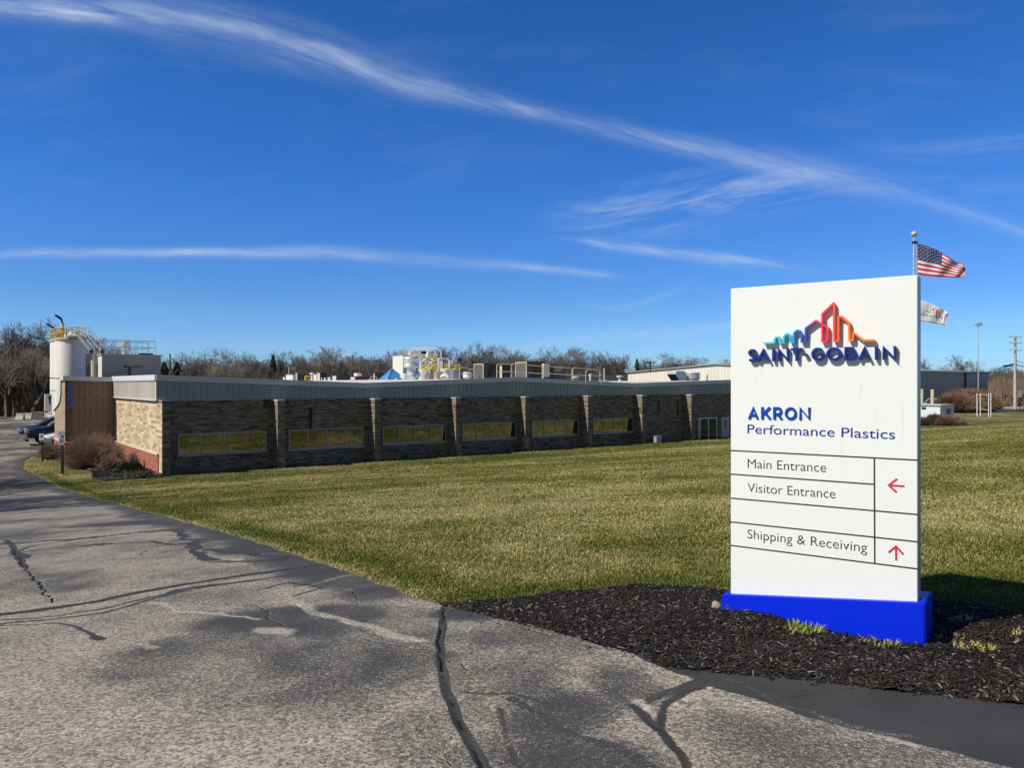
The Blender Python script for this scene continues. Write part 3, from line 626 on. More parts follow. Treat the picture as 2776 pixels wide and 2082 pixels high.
# ruled lines, 2 mm proud
def hl(a, b_, w=.0075, yy=-.0025, mt=M_line, nm='ruled_line'):
    pa = onsign(*a); pb = onsign(*b_); d = Vector((pb[0]-pa[0], pb[1]-pa[1])).normalized(); n = Vector((-d.y, d.x))*w/2
    m_ = MB(); m_.prism([(pa[0]-n.x, pa[1]-n.y), (pb[0]-n.x, pb[1]-n.y), (pb[0]+n.x, pb[1]+n.y), (pa[0]+n.x, pa[1]+n.y)], 'y', yy, -.0003)
    return m_.build(nm, mt, sign)
for a, b_ in (((101, 53), (1375, 119)), ((101, 214), (1078, 284)), ((101, 378), (1375, 490)), ((101, 540), (1375, 676)), ((101, 700), (1375, 861))): hl(z6(*a), z6(*b_))
hl(z6(1081, 107), z6(1084, 824), yy=-.0031)
def ribbon(pts, w, y0, y1, closed=False):
    """mitred ribbon along a 2D polyline, extruded from y0 to y1"""
    P_ = [Vector(p) for p in pts]; n = len(P_); Lf = []; Rt = []
    for i in range(n):
        a = P_[i-1] if (i or closed) else None; c = P_[(i+1) % n] if (i < n-1 or closed) else None; p_ = P_[i]
        d1 = (p_-a).normalized() if a is not None else None; d2 = (c-p_).normalized() if c is not None else None
        if d1 is None: d1 = d2
        if d2 is None: d2 = d1
        t = (d1+d2); t = t.normalized() if t.length > 1e-4 else d1
        nn = Vector((-t.y, t.x)); k = 1/max(.45, nn.dot(Vector((-d1.y, d1.x)))); k = min(k, 1.45)
        Lf.append(p_+nn*(w/2*k)); Rt.append(p_-nn*(w/2*k))
    m_ = MB(); vs = []
    for yy in (y0, y1):
        vs += [(q_.x, yy, q_.y) for q_ in Lf]+[(q_.x, yy, q_.y) for q_ in Rt]
    fs = []
    for i in range(n if closed else n-1):
        j = (i+1) % n
        fs += [(i, j, n+j, n+i), (2*n+i, 3*n+i, 3*n+j, 2*n+j), (i, 2*n+i, 2*n+j, j), (n+i, n+j, 3*n+j, 3*n+i)]
    if not closed: fs += [(0, n, 3*n, 2*n), (n-1, 3*n-1, 4*n-1, 2*n-1)]
    m_.add(vs, fs); return m_
def strokes(name, plist, w, y0, y1, mt, parent):
    tot = MB()
    for k, (pts, cl_) in enumerate(plist):
        r = ribbon(pts, w, y0-k*.0004, y1, cl_); tot.add(r.v, r.f)
    return tot.build(name, mt, parent)
def arc(cx, cy, rx, ry, a0, a1, n=14): return [(cx+rx*math.cos(R(a0+(a1-a0)*i/n)), cy+ry*math.sin(R(a0+(a1-a0)*i/n))) for i in range(n+1)]
GL = {  # glyph strokes in a unit box (x right, y up), strokes given with closed flag
 'A': [([(0, 0), (.5, 1), (1, 0)], 0), ([(.2, .3), (.8, .3)], 0)], 'I': [([(.5, 0), (.5, 1)], 0)],
 'N': [([(0, 0), (0, 1), (1, 0), (1, 1)], 0)], 'T': [([(0, 1), (1, 1)], 0), ([(.5, 0), (.5, 1)], 0)], '-': [([(0, .45), (1, .45)], 0)],
 'S': [(arc(.52, .74, .40, .26, 35, 250, 12)[0:]+arc(.50, .26, .42, .28, 60, -150, 12), 0)],
 'G': [(arc(.5, .5, .5, .5, 45, 350, 26)+[(.99, .46), (.60, .46)], 0)], 'O': [(arc(.5, .5, .5, .5, 0, 346, 26), 1)],
 'B': [([(.5, 0), (0, 0), (0, 1), (.5, 1)]+arc(.55, .77, .33, .23, 90, -90, 8)+[(.0, .53)], 0), ([(.3, .53), (.55, .53)]+arc(.62, .27, .38, .265, 90, -90, 8)+[(.0, .0)], 0)],
 'K': [([(0, 0), (0, 1)], 0), ([(.95, 1), (.12, .42)], 0), ([(.35, .58), (1, 0)], 0)], 'R': [([(0, 0), (0, 1), (.5, 1)]+arc(.6, .70, .36, .30, 90, -90, 8)+[(0, .40)], 0), ([(.5, .40), (.98, 0)], 0)],
 '2': [(arc(.5, .70, .5, .30, 170, -30, 12)+[(0, .02), (1, .02)], 0)], '6': [([(.80, 1), (.35, .75)]+arc(.5, .32, .5, .32, 160, 500, 20), 0)], '4': [([(.75, 0), (.75, 1), (0, .30), (1, .30)], 0)]}
def glyphs(word, boxes, w, off, mt, y0, parent=sign, name='letter', zz_=z5):
    """boxes: (x0, x1, top at x0, bottom at x0, top at x1, bottom at x1) in crop pixels"""
    for ch, (x0, x1, t0, b0, t1, b1) in zip(word, boxes):
        pl_ = []
        for pts, cl_ in GL[ch]:
            o = []
            for gx, gy in pts:
                if ch == 'I': pass
                px = x0+(x1-x0)*gx; py = (b0+(b1-b0)*gx)*(1-gy)+(t0+(t1-t0)*gx)*gy
                o.append(onsign(*zz_(px, py), off))
            if ch in 'AINTKR' and not cl_:
                for i0, i1 in ((0, 1), (-1, -2)):
                    e_ = (Vector(o[i0])-Vector(o[i1])).normalized()*w*(.36 if ch == 'A' else .42); o[i0] = (o[i0][0]+e_.x, o[i0][1]+e_.y)
            pl_.append((o, cl_))
        strokes(name, pl_, w, -off, -y0, mt, parent)
def tb(x): return 699-(x-255)*.0215, 800-(x-255)*.0155        # cap and base line of the company name
bx5 = []
for a, c in ((272, 333), (352, 440), (468, 490), (524, 598), (634, 712), (735, 762), (806, 892), (930, 1036), (1082, 1158), (1198, 1280), (1326, 1346), (1398, 1490)):
    t0, b0 = tb(a); t1, b1 = tb(c); bx5.append((a, c, t0+6, b0-8, t1+6, b1-8))
glyphs('SAINT-GOBAIN', bx5, .0158, .033, M_let, .008)
bx5 = []
for a, c in ((280, 346), (388, 448), (488, 545), (585, 664), (705, 778)):
    bx5.append((a, c, 1185+(a-268)*.012, 1270+(a-268)*.014, 1185+(c-268)*.012, 1270+(c-268)*.014))
glyphs('AKRON', bx5, .0165, .008, M_let2, .0005)
# skyline mark, coloured along its length
sky_pts = [(397, 645), (488, 642), (491, 612), (499, 599), (512, 594), (525, 599), (532, 612), (533, 641), (566, 640), (566, 598), (577, 577), (597, 568), (614, 577), (624, 597), (625, 639), (648, 637), (648, 572), (659, 550), (681, 539), (702, 547), (714, 570), (714, 633), (746, 631), (750, 522), (833, 458), (930, 513), (930, 629), (887, 631), (888, 402), (980, 312), (985, 318), (986, 626), (1021, 626), (1022, 428), (1050, 426), (1108, 474), (1114, 622), (1141, 620), (1148, 558), (1228, 621), (1323, 620)]
m = bpy.data.materials.new('skyline_gradient'); m.use_nodes = True; T = NT(m.node_tree); b = m.node_tree.nodes['Principled BSDF']; b.inputs['Roughness'].default_value = .35
gx_ = T.sep(T.n('ShaderNodeTexCoord').outputs['Object'])[0]
xa = onsign(*z5(397, 640), .028)[0]; xb = onsign(*z5(1323, 620), .028)[0]
def lin(c): return tuple((v/255)**2.2 for v in c)
rp = T.ramp(T.m('DIVIDE', T.m('SUBTRACT', gx_, xa), xb-xa), [(0, lin((105, 200, 205))), (.15, lin((70, 195, 215))), (.27, lin((60, 185, 220))), (.33, lin((40, 120, 205))), (.38, lin((40, 85, 185))), (.43, lin((90, 90, 165))), (.48, lin((190, 70, 130))), (.53, lin((232, 45, 95))), (.6, lin((238, 70, 85))), (.68, lin((245, 95, 65))), (.8, lin((248, 130, 45))), (1., lin((240, 130, 70)))])
T.put(b.inputs['Base Color'], rp); M_skyl = m
half = 24
P1 = [onsign(*z5(*a), .033) for a in sky_pts]
r1 = ribbon(P1[:27], .0125, -.033, -.008); r2 = ribbon(P1[26:], .0125, -.0335, -.008)
tt = MB(); tt.add(r1.v, r1.f); tt.add(r2.v, r2.f); tt.build('skyline_logo', M_skyl, sign)
def split_words(o, cuts, e):
    # one object per word: cut the lettering at its widest gaps
    me = o.data; nv = len(me.vertices); co = np.empty(nv*3); me.vertices.foreach_get('co', co); co = co.reshape(-1, 3); u = co[:, 0]*e.x+co[:, 2]*e.y
    par = list(range(nv))
    def fd(a):
        while par[a] != a: par[a] = par[par[a]]; a = par[a]
        return a
    for ed in me.edges: a, b_ = fd(ed.vertices[0]), fd(ed.vertices[1]); par[a] = b_
    root = np.array([fd(i) for i in range(nv)]); iv = sorted((u[root == r].min(), u[root == r].max()) for r in set(root.tolist()))
    gaps = []; end = iv[0][1]
    for a, b_ in iv[1:]:
        if a > end: gaps.append((a-end, (a+end)/2))
        end = max(end, b_)
    lim = sorted(g[1] for g in sorted(gaps)[-cuts:]) if cuts else []
    lim = [-1e9]+lim+[1e9]
    for a, b_ in zip(lim[:-1], lim[1:]):
        m2 = me.copy(); bm = bmesh.new(); bm.from_mesh(m2)
        bmesh.ops.delete(bm, geom=[v_ for v_ in bm.verts if not (a < v_.co.x*e.x+v_.co.z*e.y <= b_)], context='VERTS'); bm.to_mesh(m2); bm.free()
        o2 = bpy.data.objects.new(o.name, m2); COL.objects.link(o2); o2.parent = o.parent
    bpy.data.objects.remove(o)
def textmesh(body, name, a, c, size_px, off, thick, mt, parent, zf, weight=0., proj=None, space=1.):
    """flat lettering from point a to point c (crop pixels on the base line)"""
    cu = bpy.data.curves.new(name, 'FONT'); cu.body = body; cu.size = 1; cu.extrude = .001; cu.offset = weight; cu.space_character = space
    o = bpy.data.objects.new(name, cu); COL.objects.link(o); bpy.context.view_layer.update()
    me = bpy.data.meshes.new_from_object(o.evaluated_get(bpy.context.evaluated_depsgraph_get())); bpy.data.objects.remove(o)
    co = np.empty(len(me.vertices)*3); me.vertices.foreach_get('co', co); co = co.reshape(-1, 3)
    A = Vector(proj(*zf(*a))); C_ = Vector(proj(*zf(*c))); d = C_-A
    sx = d.length/(co[:, 0].max()-co[:, 0].min()); x0 = co[:, 0].min(); sy = size_px
    e = d.normalized(); n = Vector((-e.y, e.x))
    X_ = A.x+(co[:, 0]-x0)*sx*e.x+co[:, 1]*sy*n.x; Z_ = A.y+(co[:, 0]-x0)*sx*e.y+co[:, 1]*sy*n.y
    Y_ = np.where(co[:, 2] > 0, -off-thick, -off)
    me.vertices.foreach_set('co', np.stack([X_, Y_, Z_], -1).ravel()); me.materials.clear(); me.materials.append(mt); me.update()
    o = bpy.data.objects.new(name, me); COL.objects.link(o); o.parent = parent
    me.flip_normals()
    return split_words(o, body.count(' '), e)
onp = lambda x, y: onsign(x, y, 0.)
textmesh('Performance Plastics', 'lettering', (266, 1397), (1494, 1446), .089, .0005, .0015, M_navy, sign, z5, .0, onp, 1.0)
textmesh('Main Entrance', 'lettering', (219, 172), (753, 202), .090, .0005, .0012, M_txt, sign, z6, -.008, onp, 1.0)
textmesh('Visitor Entrance', 'lettering', (219, 336), (816, 381), .090, .0005, .0012, M_txt, sign, z6, -.008, onp, 1.0)
textmesh('Shipping & Receiving', 'lettering', (217, 652), (1033, 748), .090, .0005, .0012, M_txt, sign, z6, -.008, onp, 1.0)
def arrow(shaft, head):
    pl_ = [([onsign(*z6(*a)) for a in shaft], 0), ([onsign(*z6(*a)) for a in head], 0)]
    return strokes('arrow', pl_, .0125, -.0015 if 0 else -.0015, -.0002, M_arrow, sign)
def strokes2(pts, yy): pass
arrow([(1287, 298), (1180, 291)], [(1237, 247), (1180, 291), (1234, 341)])
arrow([(1231, 804), (1229, 708)], [(1178, 750), (1229, 708), (1280, 763)])
# sprouts in the bed, and a stone
M_spr = colmat('sprouts', .5, .2)
def clump(px, py, n, rad, hgt_, cols, lab, seed, dead=0.):
    rg = np.random.default_rng(seed); c = g2(px, py); vs = []; fs = []; cl_ = []
    for i in range(n):
        a = rg.random()*6.283; r = rad*math.sqrt(rg.random()); bxp = np.array([math.cos(a)*r, math.sin(a)*r*.6, 0]); hh = hgt_*(.5+.7*rg.random())
        bxp[2] = float(mulch_h(c.x+bxp[0], c.y+bxp[1]))-c.z-.01
        dr = np.array([rg.normal()*.35, rg.normal()*.35, 1]); w = .004; t = rg.random()*3.14; wv = np.array([math.cos(t), math.sin(t), 0])*w
        k = len(vs); tip = bxp+dr*hh; md = bxp+dr*hh*.5
        vs += [bxp-wv, bxp+wv, md+wv, md-wv, tip+np.array([dr[0], dr[1], -.3])*hh*.25]; fs += [(k, k+1, k+2), (k, k+2, k+3), (k+3, k+2, k+4)]
        c_ = np.array(cols[rg.integers(len(cols))])*(.8+.4*rg.random()); cl_ += [(*c_, 1)]*5
    o = bigmesh('grass_clump', np.array(vs), np.array(fs), M_spr, {'col': ('FLOAT_COLOR', np.array(cl_))}); o.location = c
    tag(o, lab, 'plant', 'young clumps sprouting from the mulch'); return o
GRN = [(.30, .42, .05), (.20, .33, .04), (.48, .46, .14), (.5, .42, .2)]; YEL = [(.55, .46, .10), (.45, .42, .08), (.5, .38, .16), (.36, .3, .18)]
clump(1740, 1374, 150, .12, .075, GRN, 'bright green grass clump against the middle of the blue sign base', 1)
clump(1905, 1398, 80, .12, .05, YEL, 'straw coloured clump with one tall pale stalk near the right end of the blue base', 2)
clump(2042, 1386, 80, .12, .04, YEL, 'yellow sprouts just right of the blue sign base in its shadow edge', 3)
clump(2108, 1409, 110, .13, .045, YEL, 'yellow sprouts in open mulch lowest and right of the sign', 4)
clump(2078, 1362, 80, .08, .04, YEL, 'small yellow sprouts behind the others at the shadow edge', 5)
clump(2205, 1390, 70, .08, .04, YEL, 'yellow sprouts in the mulch at the right picture edge', 6)
c = g2(1546, 1322); bm = bmesh.new(); bmesh.ops.create_icosphere(bm, subdivisions=3, radius=.038)
for v_ in bm.verts: v_.co = Vector((v_.co.x*.9, v_.co.y*.8, v_.co.z*1.1))*(1+.22*math.sin(v_.co.x*60+v_.co.y*35)*math.cos(v_.co.z*50))
me = bpy.data.meshes.new('stone'); bm.to_mesh(me); bm.free(); me.materials.append(M_rock); me.polygons.foreach_set('use_smooth', [True]*len(me.polygons))
o = bpy.data.objects.new('stone', me); COL.objects.link(o); o.location = c+Vector((0, 0, .035)); tag(o, 'small tan stone at the left end of the blue sign base', 'stone')

# ================================================================ MAIN PLANT
C3 = Vector((CORNER.x, CORNER.y, 0))
P = .78                                                     # pilaster depth; the wall plane lies P behind the front line
def RZ(x):                                                  # top of the roof edge: shallow folded gables
    ph = (x/20.85) % 1.0; tri = abs(ph-.5)*2
    return CAMH+.06+.37*tri
EB = CAMH-.745                                              # underside of the fascia
XE = 43.4
plant = thing('factory_building', 'long low brick factory with grey ribbed fascia and bronze strip windows', 'building', C3, ANG)
WX0 = P-.05
mb = MB(); mb.box(0, XE, P, P+.3, GZ-.3, EB-.002)                                    # facade wall
for y0, y1 in ((P+.3, 11.3),): mb.box(0, .3, y0, y1, GZ-.3, EB-.002)
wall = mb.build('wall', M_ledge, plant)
# end wall skin (bright sunlit stone), red lower panel and its ledge
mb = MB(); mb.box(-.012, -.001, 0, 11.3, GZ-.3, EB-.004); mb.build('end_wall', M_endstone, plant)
mb = MB(); mb.box(-.055, -.013, .62, 11.28, GZ-.3, GZ+.90); mb.build('red_brick_panel', M_red, plant)
mb = MB(); mb.box(-.10, -.013, .62, 11.28, GZ+.902, GZ+.985); mb.build('ledge', M_stonecap, plant)
# pilasters
ps = [0.]+[5.32+5.2*k for k in range(7)]
sa = [s_at(x, 0)[0] for x in (753, 1016, 1236, 1424, 1594, 1741, 1874)]
ps = [0.]+sa; print('pilasters', [round(a, 2) for a in ps])
for k, s0 in enumerate(ps):
    mb = MB(); mb.box(s0, s0+.36, 0, P-.002, GZ-.3, EB-.10); o = mb.build('pilaster', M_ledge, plant)
    mb = MB(); mb.box(s0-.03, s0+.40, -.03, P-.003, EB-.098, EB-.035); mb.build('capstone', M_stonecap if k else M_soffit, o)
    if k:
        pass
# fascia: ribbed metal with white band, following the folded roof
def fascia(x0, x1, yf, name='fascia'):
    xs = sorted(set([x0, x1]+[a for a in (10.425, 20.85, 31.275) if x0 < a < x1]))
    mb = MB()
    for a, c_ in zip(xs[:-1], xs[1:]): mb.prism([(a, EB), (c_, EB), (c_, RZ(c_)-.27), (a, RZ(a)-.27)], 'y', yf, yf+.10)
    k = x0+.15                                              # standing ribs
    i = 0
    while k < x1:
        mb.box(k, k+.035, yf-.022, yf-.001, EB+.01, RZ(k)-.275)
        i += 1; k += .305
    mb.build(name, M_panel, plant)
    mb = MB()
    for a, c_ in zip(xs[:-1], xs[1:]): mb.prism([(a, RZ(a)-.27), (c_, RZ(c_)-.27), (c_, RZ(c_)), (a, RZ(a))], 'y', yf-.06, yf+.14)
    mb.build('roof_band', M_band, plant)
    mb = MB(); mb.box(x0, x1, yf-.05, yf-.001, EB-.03, EB-.002); mb.build('drip_edge', M_alu, plant)
fascia(-.10, XE, P-.05)
mb = MB(); mb.prism([(P+.05, EB), (11.3, EB), (11.3, CAMH+.42-.27), (P+.05, RZ(0)-.27)], 'x', -.10, .0)
k = P+.2
while k < 11.25: mb.box(-.128, -.101, k, k+.05, EB+.01, CAMH+.14); k += .23
mb.build('fascia', M_ware, plant)
mb = MB(); mb.box(-.17, -.02, P-.055, 11.35, RZ(0)-.268, RZ(0)); mb.build('roof_band', M_white, plant)
mb = MB(); mb.box(-.15, -.013, P-.05, 11.3, EB-.035, EB-.003); mb.build('drip_edge', M_white, plant)
mb = MB(); mb.box(-.14, 3.6, P-.16, P-.101, EB-.03, EB+.0); mb.build('gutter', M_white, plant)
# roof sheet
xs = [-.1, 10.425, 20.85, 31.275, XE]; mb = MB()
for a, c_ in zip(xs[:-1], xs[1:]):
    DP = 33 if a < 1 else 58
    mb.add([(a, P, RZ(a)-.09), (c_, P, RZ(c_)-.09), (c_, DP, RZ(c_)-.09), (a, DP, RZ(a)-.09), (a, P, RZ(a)-.25), (c_, P, RZ(c_)-.25), (c_, DP, RZ(c_)-.25), (a, DP, RZ(a)-.25)], [(0,1,2,3), (7,6,5,4), (0,4,5,1), (2,6,7,3)])
mb.build('roof', M_roof, plant)
mb = MB(); mb.box(XE-.3, XE, P+.3, 58, GZ-.3, RZ(XE)-.3); mb.box(.0, .3, 12.8, 33, GZ-.3, RZ(0)-.3); mb.build('wall', M_ledge, plant)
# windows
def wloc(px, py): s, z = s_at(px, P-.03); return s, hz(py, z)
wins = [((482, 1185, 1242), (723, 1176, 1230)), ((782, 1173, 1227), (985, 1166, 1216)), ((1037, 1163, 1213), (1209, 1157, 1202)), ((1253, 1155, 1201), (1399, 1150, 1193)), ((1441, 1148, 1190), (1568, 1144, 1184)), ((1607, 1143, 1182), (1717, 1140, 1177))]
for (xa_, ta, ba), (xb_, tb_, bb) in wins:
    s0, zt0 = wloc(xa_, ta); s1, zt1 = wloc(xb_, tb_); zb0 = wloc(xa_, ba)[1]; zb1 = wloc(xb_, bb)[1]
    zt = (zt0+zt1)/2; zb = (zb0+zb1)/2; print('win', round(s0, 2), round(s1, 2), round(zt0, 2), round(zt1, 2), round(zb0, 2), round(zb1, 2))
    zt = -.67+ (zt-(-.67))*.35; zb = -1.67+(zb-(-1.67))*.35
    w4 = (s1-s0)/4; fr = .055; mb = MB(); y0, y1 = P-.05, P-.004
    mb.box(s0, s1, y0, y1, zt-fr, zt); mb.box(s0, s1, y0, y1, zb, zb+fr)
    for k in range(5):
        x = s0+w4*k; e0 = fr if k == 0 else (0 if k < 4 else 0); a = x if k == 0 else (x-fr if k == 4 else x-fr/2)
        mb.box(a, a+fr, y0-.003, y1, zb+fr, zt-fr)
    wf = mb.build('window', M_alu, plant)
    for k in range(4):
        a = s0+w4*k+(fr if k == 0 else fr/2); c_ = s0+w4*(k+1)-(fr if k == 3 else fr/2)
        mb = MB(); mb.box(a, c_, P-.022, P-.008, zb+fr, zt-fr); mb.build('pane', M_glass, wf)
    mb = MB(); mb.box(s0-.05, s1+.05, y0-.06, y1, zb-.075, zb-.003); mb.build('sill', M_alu, wf)
# far bay: patio door, white door, heating unit
s0, z0_ = s_at(1896, P-.05); s1, _ = s_at(1943, P-.05); zt = hz(1133, z0_)
mb = MB(); y0, y1 = P-.09, P-.004; fr = .09
mb.box(s0, s1, y0, y1, zt-fr, zt); mb.box(s0, s0+fr, y0-.002, y1, GZ, zt-fr); mb.box(s1-fr, s1, y0-.002, y1, GZ, zt-fr); mb.box((s0+s1)/2-.05, (s0+s1)/2+.05, y0-.004, y1, GZ, zt-fr)
dr = mb.build('sliding_door', M_white, plant)
mb = MB(); mb.box(s0+fr, s1-fr, P-.05, P-.03, GZ, zt-fr); mb.build('pane', mat('dark_glass', (.03, .035, .025), .06), dr)
mb = MB(); mb.box(s0-.45, s0-.01, P-.07, P-.004, zt-.10, zt-.02); mb.box(s0-.2, s0-.01, P-.08, P-.004, GZ, zt-.101); mb.build('side_frame', M_alu, dr)
s0, z0_ = s_at(1956, P-.05); s1, _ = s_at(1976, P-.05)
mb = MB(); mb.box(s0, s1, P-.07, P-.004, GZ, hz(1131, z0_)); dr = mb.build('door', mat('grey_door', (.42, .44, .46), .5), plant)
mb = MB(); mb.box(s0+.35, s1-.35, P-.08, P-.071, hz(1160, z0_), hz(1139, z0_)); mb.build('pane', M_carglass, dr)
# dark stains / slots on the brick, vents and wall lights
for px, yt, yb, w in ((1786, 1085, 1122, .16), (1837, 1083, 1124, .16), (842, 1105, 1168, .17)):
    s, z = s_at(px, P-.01); mb = MB(); mb.prism([(s-w/2, hz(yt, z)), (s+w/2, hz(yt, z)), (s+w/2*1.1, hz(yb, z)), (s-w/2*1.1, hz(yb, z))], 'y', P-.010, P-.001)
    mb.build('dark_stain', mat('stain', (.03, .028, .026), .9), plant)
for s in ps[1:]:
    mb = MB(); mb.box(s+.55, s+.85, P-.20, P-.004, EB-.26, EB-.13); mb.box(s+.62, s+.78, P-.28, P-.201, EB-.24, EB-.17); mb.build('wall_light', M_dark, plant)
s, z = s_at(722, P-.01); mb = MB(); mb.box(s-.12, s+.12, P-.2, P-.002, EB-.42, EB-.10); mb.build('wall_light', M_black, plant)

# ---- entrance wing
wing = []
wx0, wx1, wy = -2.49, -.0, 11.3
RW = CAMH+.46; BW = .26
mb = MB(); mb.box(wx0, wx1+.0, wy, wy+.3, GZ+.985, RW-BW)                               # dark front face
fw = mb.build('wing_front', M_brown, plant)
# side buttress, flaring to the foot
prof = [(wy, GZ+.985), (wy+4.6, GZ+.985), (wy+4.6, -.05), (wy+4.3, .04), (wy+2.5, .38), (wy+1.9, .62), (wy+1.55, 1.0), (wy+1.5, RW-BW), (wy, RW-BW)]
mb = MB(); mb.prism(prof, 'x', wx0, wx0+.32) ; sb = mb.build('buttress', brick('sunlit_wing_brick', [(0, (.32, .22, .15)), (.3, (.42, .30, .21)), (.6, (.38, .27, .19)), (.85, (.28, .20, .14))], (.42, .35, .27), .30, .085, .010, 0.0), plant)  # wing brick in lighter colours, standing in for sun on this side
cap = [(p_[0], p_[1]) for p_ in prof[2:8]]
mb = MB()
for a, c_ in zip(cap[:-1], cap[1:]): mb.add([(wx0-.05, a[0], a[1]), (wx0+.36, a[0], a[1]), (wx0+.36, c_[0], c_[1]), (wx0-.05, c_[0], c_[1]), (wx0-.05, a[0]+.05, a[1]+.05), (wx0+.36, a[0]+.05, a[1]+.05), (wx0+.36, c_[0]+.05, c_[1]+.05), (wx0-.05, c_[0]+.05, c_[1]+.05)], [(0,1,2,3), (4,7,6,5), (0,3,7,4), (1,5,6,2), (0,4,5,1), (3,2,6,7)])
mb.build('coping', M_black, plant)
mb = MB(); mb.prism([(wx0-.03, wy-.03), (wx1, wy-.03), (wx1, wy+.3), (wx0+.32, wy+.3), (wx0+.32, wy+4.6), (wx0-.03, wy+4.6)], 'z', GZ-.3, GZ+.90); mb.build('red_brick_panel', M_red, plant)
mb = MB(); mb.prism([(wx0-.06, wy-.06), (wx1-.015, wy-.06), (wx1-.015, wy+.3), (wx0+.32, wy+.3), (wx0+.32, wy+4.63), (wx0-.06, wy+4.63)], 'z', GZ+.902, GZ+.983); mb.build('ledge', M_stonecap, plant)
mb = MB(); mb.prism([(wx0-.12, RW-BW), (wx1-.18, RW-BW-.06), (wx1-.18, RW-.08), (wx0-.12, RW)], 'y', wy-.12, wy+2.0); mb.build('roof_band', M_band, plant)
# house number 2664, stacked
zd = s_at(190, wy)[1]; M_num = mat('number_blue', (.015, .22, .62), .35)
for i, ch in enumerate('2664'):
    cy = 860+(676, 740, 807, 868)[i]/3.607; pl_ = []
    w_, h_ = .20, .235; zc = hz(cy, zd-.1); xc = s_at(190, wy-.08)[0]
    for pts, c_ in GL[ch]: pl_.append(([(xc+(gx-.5)*w_, zc+(gy-.5)*h_) for gx, gy in pts], c_))
    strokes('house_number', pl_, .046, wy-.13, wy-.07, M_num, plant)
# goose-neck cable and bracket at the wing edge
s_, _z = s_at(150, wy+1.6)
mb = MB(); zt = hz(1027, 44.5); mb.tube((wx0-.0, wy+1.4, zt), (wx0-.85, wy+1.4, zt+.05), .025); mb.box(wx0-1.0, wx0-.75, wy+1.3, wy+1.5, zt+.03, zt+.10)
o = mb.build('bracket_arm', M_black, plant)
pts = [(wx0-.8, wy+1.4, zt+.02)]+[(wx0-.78+.10*math.sin(t*3.0)*-1+.75*max(0, t-.55)**1.3*1.9, wy+1.4, zt-.05-.62*math.sin(min(t*1.75, 1.57))) for t in [i/10 for i in range(11)]]
mb = MB(); mb.path(pts, .018, 5); mb.build('cable', M_black, plant)

# ================================================================ ROOF EQUIPMENT
def roofz(sx): return RZ(sx)-.09
def onroof(px, z):
    sx, sy = loc(px, z); return Vector((C3.x+U.x*sx+V.x*sy, C3.y+U.y*sx+V.y*sy, roofz(sx)-.02)), sx, sy
def uw(px0, px1, z):                                        # width along the facade direction that spans these columns
    X0 = (px0-CX)/F; X1 = (px1-CX)/F; return (X1-X0)*z/(U.x-X1*U.y)
def dw(px0, px1, z):                                        # depth into the building that spans these columns (lit side face)
    X0 = (px0-CX)/F; X1 = (px1-CX)/F; return (X1-X0)*z/(-V.x+X0*V.y)
def rooftop_unit(px0, pxc, px1, yt, z, lab, face=M_beige, body=M_dark, framed=False, grp='rooftop air handling units', yb=None, base=True):
    """px0..pxc sunlit side face, pxc..px1 shaded front"""
    pos, sx, sy = onroof(pxc, z); t = thing('rooftop_unit', lab, 'air unit', pos, ANG, grp)
    w = uw(pxc, px1, z); d = max(.3, dw(px0, pxc, z)); h = hz(yt, z)-pos.z; b0 = .10
    mb = MB(); mb.box(.0, w, 0, d, b0, h); mb.box(-.03, w+.03, -.03, d+.03, h, h+.04)
    for k in range(1, int(w/.6)+1): mb.box(k*.6-.012, k*.6+.012, -.012, -.001, b0, h)
    mb.build('housing', body, t)
    mb = MB(); mb.box(-.01, -.001, .05, d-.05, b0+.04, h-.05); mb.build('side_panel', face, t)
    mb = MB(); mb.box(.08, w-.08, .08, d-.08, -.2, b0-.002); mb.build('curb', M_grey, t)
    if framed:
        mb = MB(); f_ = .06
        for a, c_ in ((0, f_), (d-f_, d)): mb.box(-.06, -.012, a, c_, b0, h)
        mb.box(-.058, -.012, f_, d-f_, b0, b0+f_); mb.box(-.058, -.012, f_, d-f_, h-f_, h); mb.build('frame', M_rail, t)
    return t, w, d, h
M_coil = mat('coil_grille', (.09, .088, .08), .7, var=.5, vscale=12)
t, w, d, h = rooftop_unit(1286, 1312, 1346, 986, 57, 'black air unit with cream framed coil left of the hooped gate rail', M_coil, M_dark, True)
mb = MB(); mb.prism([(.25, .12), (.75, .12), (.75, .9*h)], 'y', -.05, -.002); mb.build('bracing_plate', M_black, t)
t, w, d, h = rooftop_unit(1399, 1429, 1476, 981, 54, 'largest black air unit with cream framed coil behind the long handrail', M_coil, M_dark, True)
mb = MB(); mb.prism([(.25, .12), (.9, .12), (.9, .8*h)], 'y', -.05, -.002); mb.build('bracing_plate', M_black, t)
mb = MB(); mb.box(w-.3, w+.25, -.28, -.03, .32, h-.1); mb.build('intake_hood', M_beige, t)
mb = MB(); mb.box(w+.04, w+1.0, .1, d-.1, .1, h-.15); mb.build('rear_section', M_black, t)
rooftop_unit(1354, 1362, 1386, 990, 60, 'dark air unit with pale hood inside the hooped rail', M_beige, M_black)
rooftop_unit(1493, 1500, 1532, 1010, 60, 'low dark air unit right of the largest framed unit', M_grey, M_dark)
rooftop_unit(775, 794, 797, 1016, 84, 'small white box at the left end of the roof plant', M_white, M_grey, grp='small rooftop boxes')  # sun and shade coloured in: white side, grey front
rooftop_unit(797, 799, 829, 1016, 88, 'charcoal air unit behind the thin white pipe', M_grey, M_dark)
rooftop_unit(859, 868, 886, 1010, 84, 'tall unit with beige side and black front near the yellow frame', M_beige, M_black)
rooftop_unit(901, 912, 950, 1018, 80, 'wide dark unit with beige side between two clusters of pipes', M_beige, M_dark)
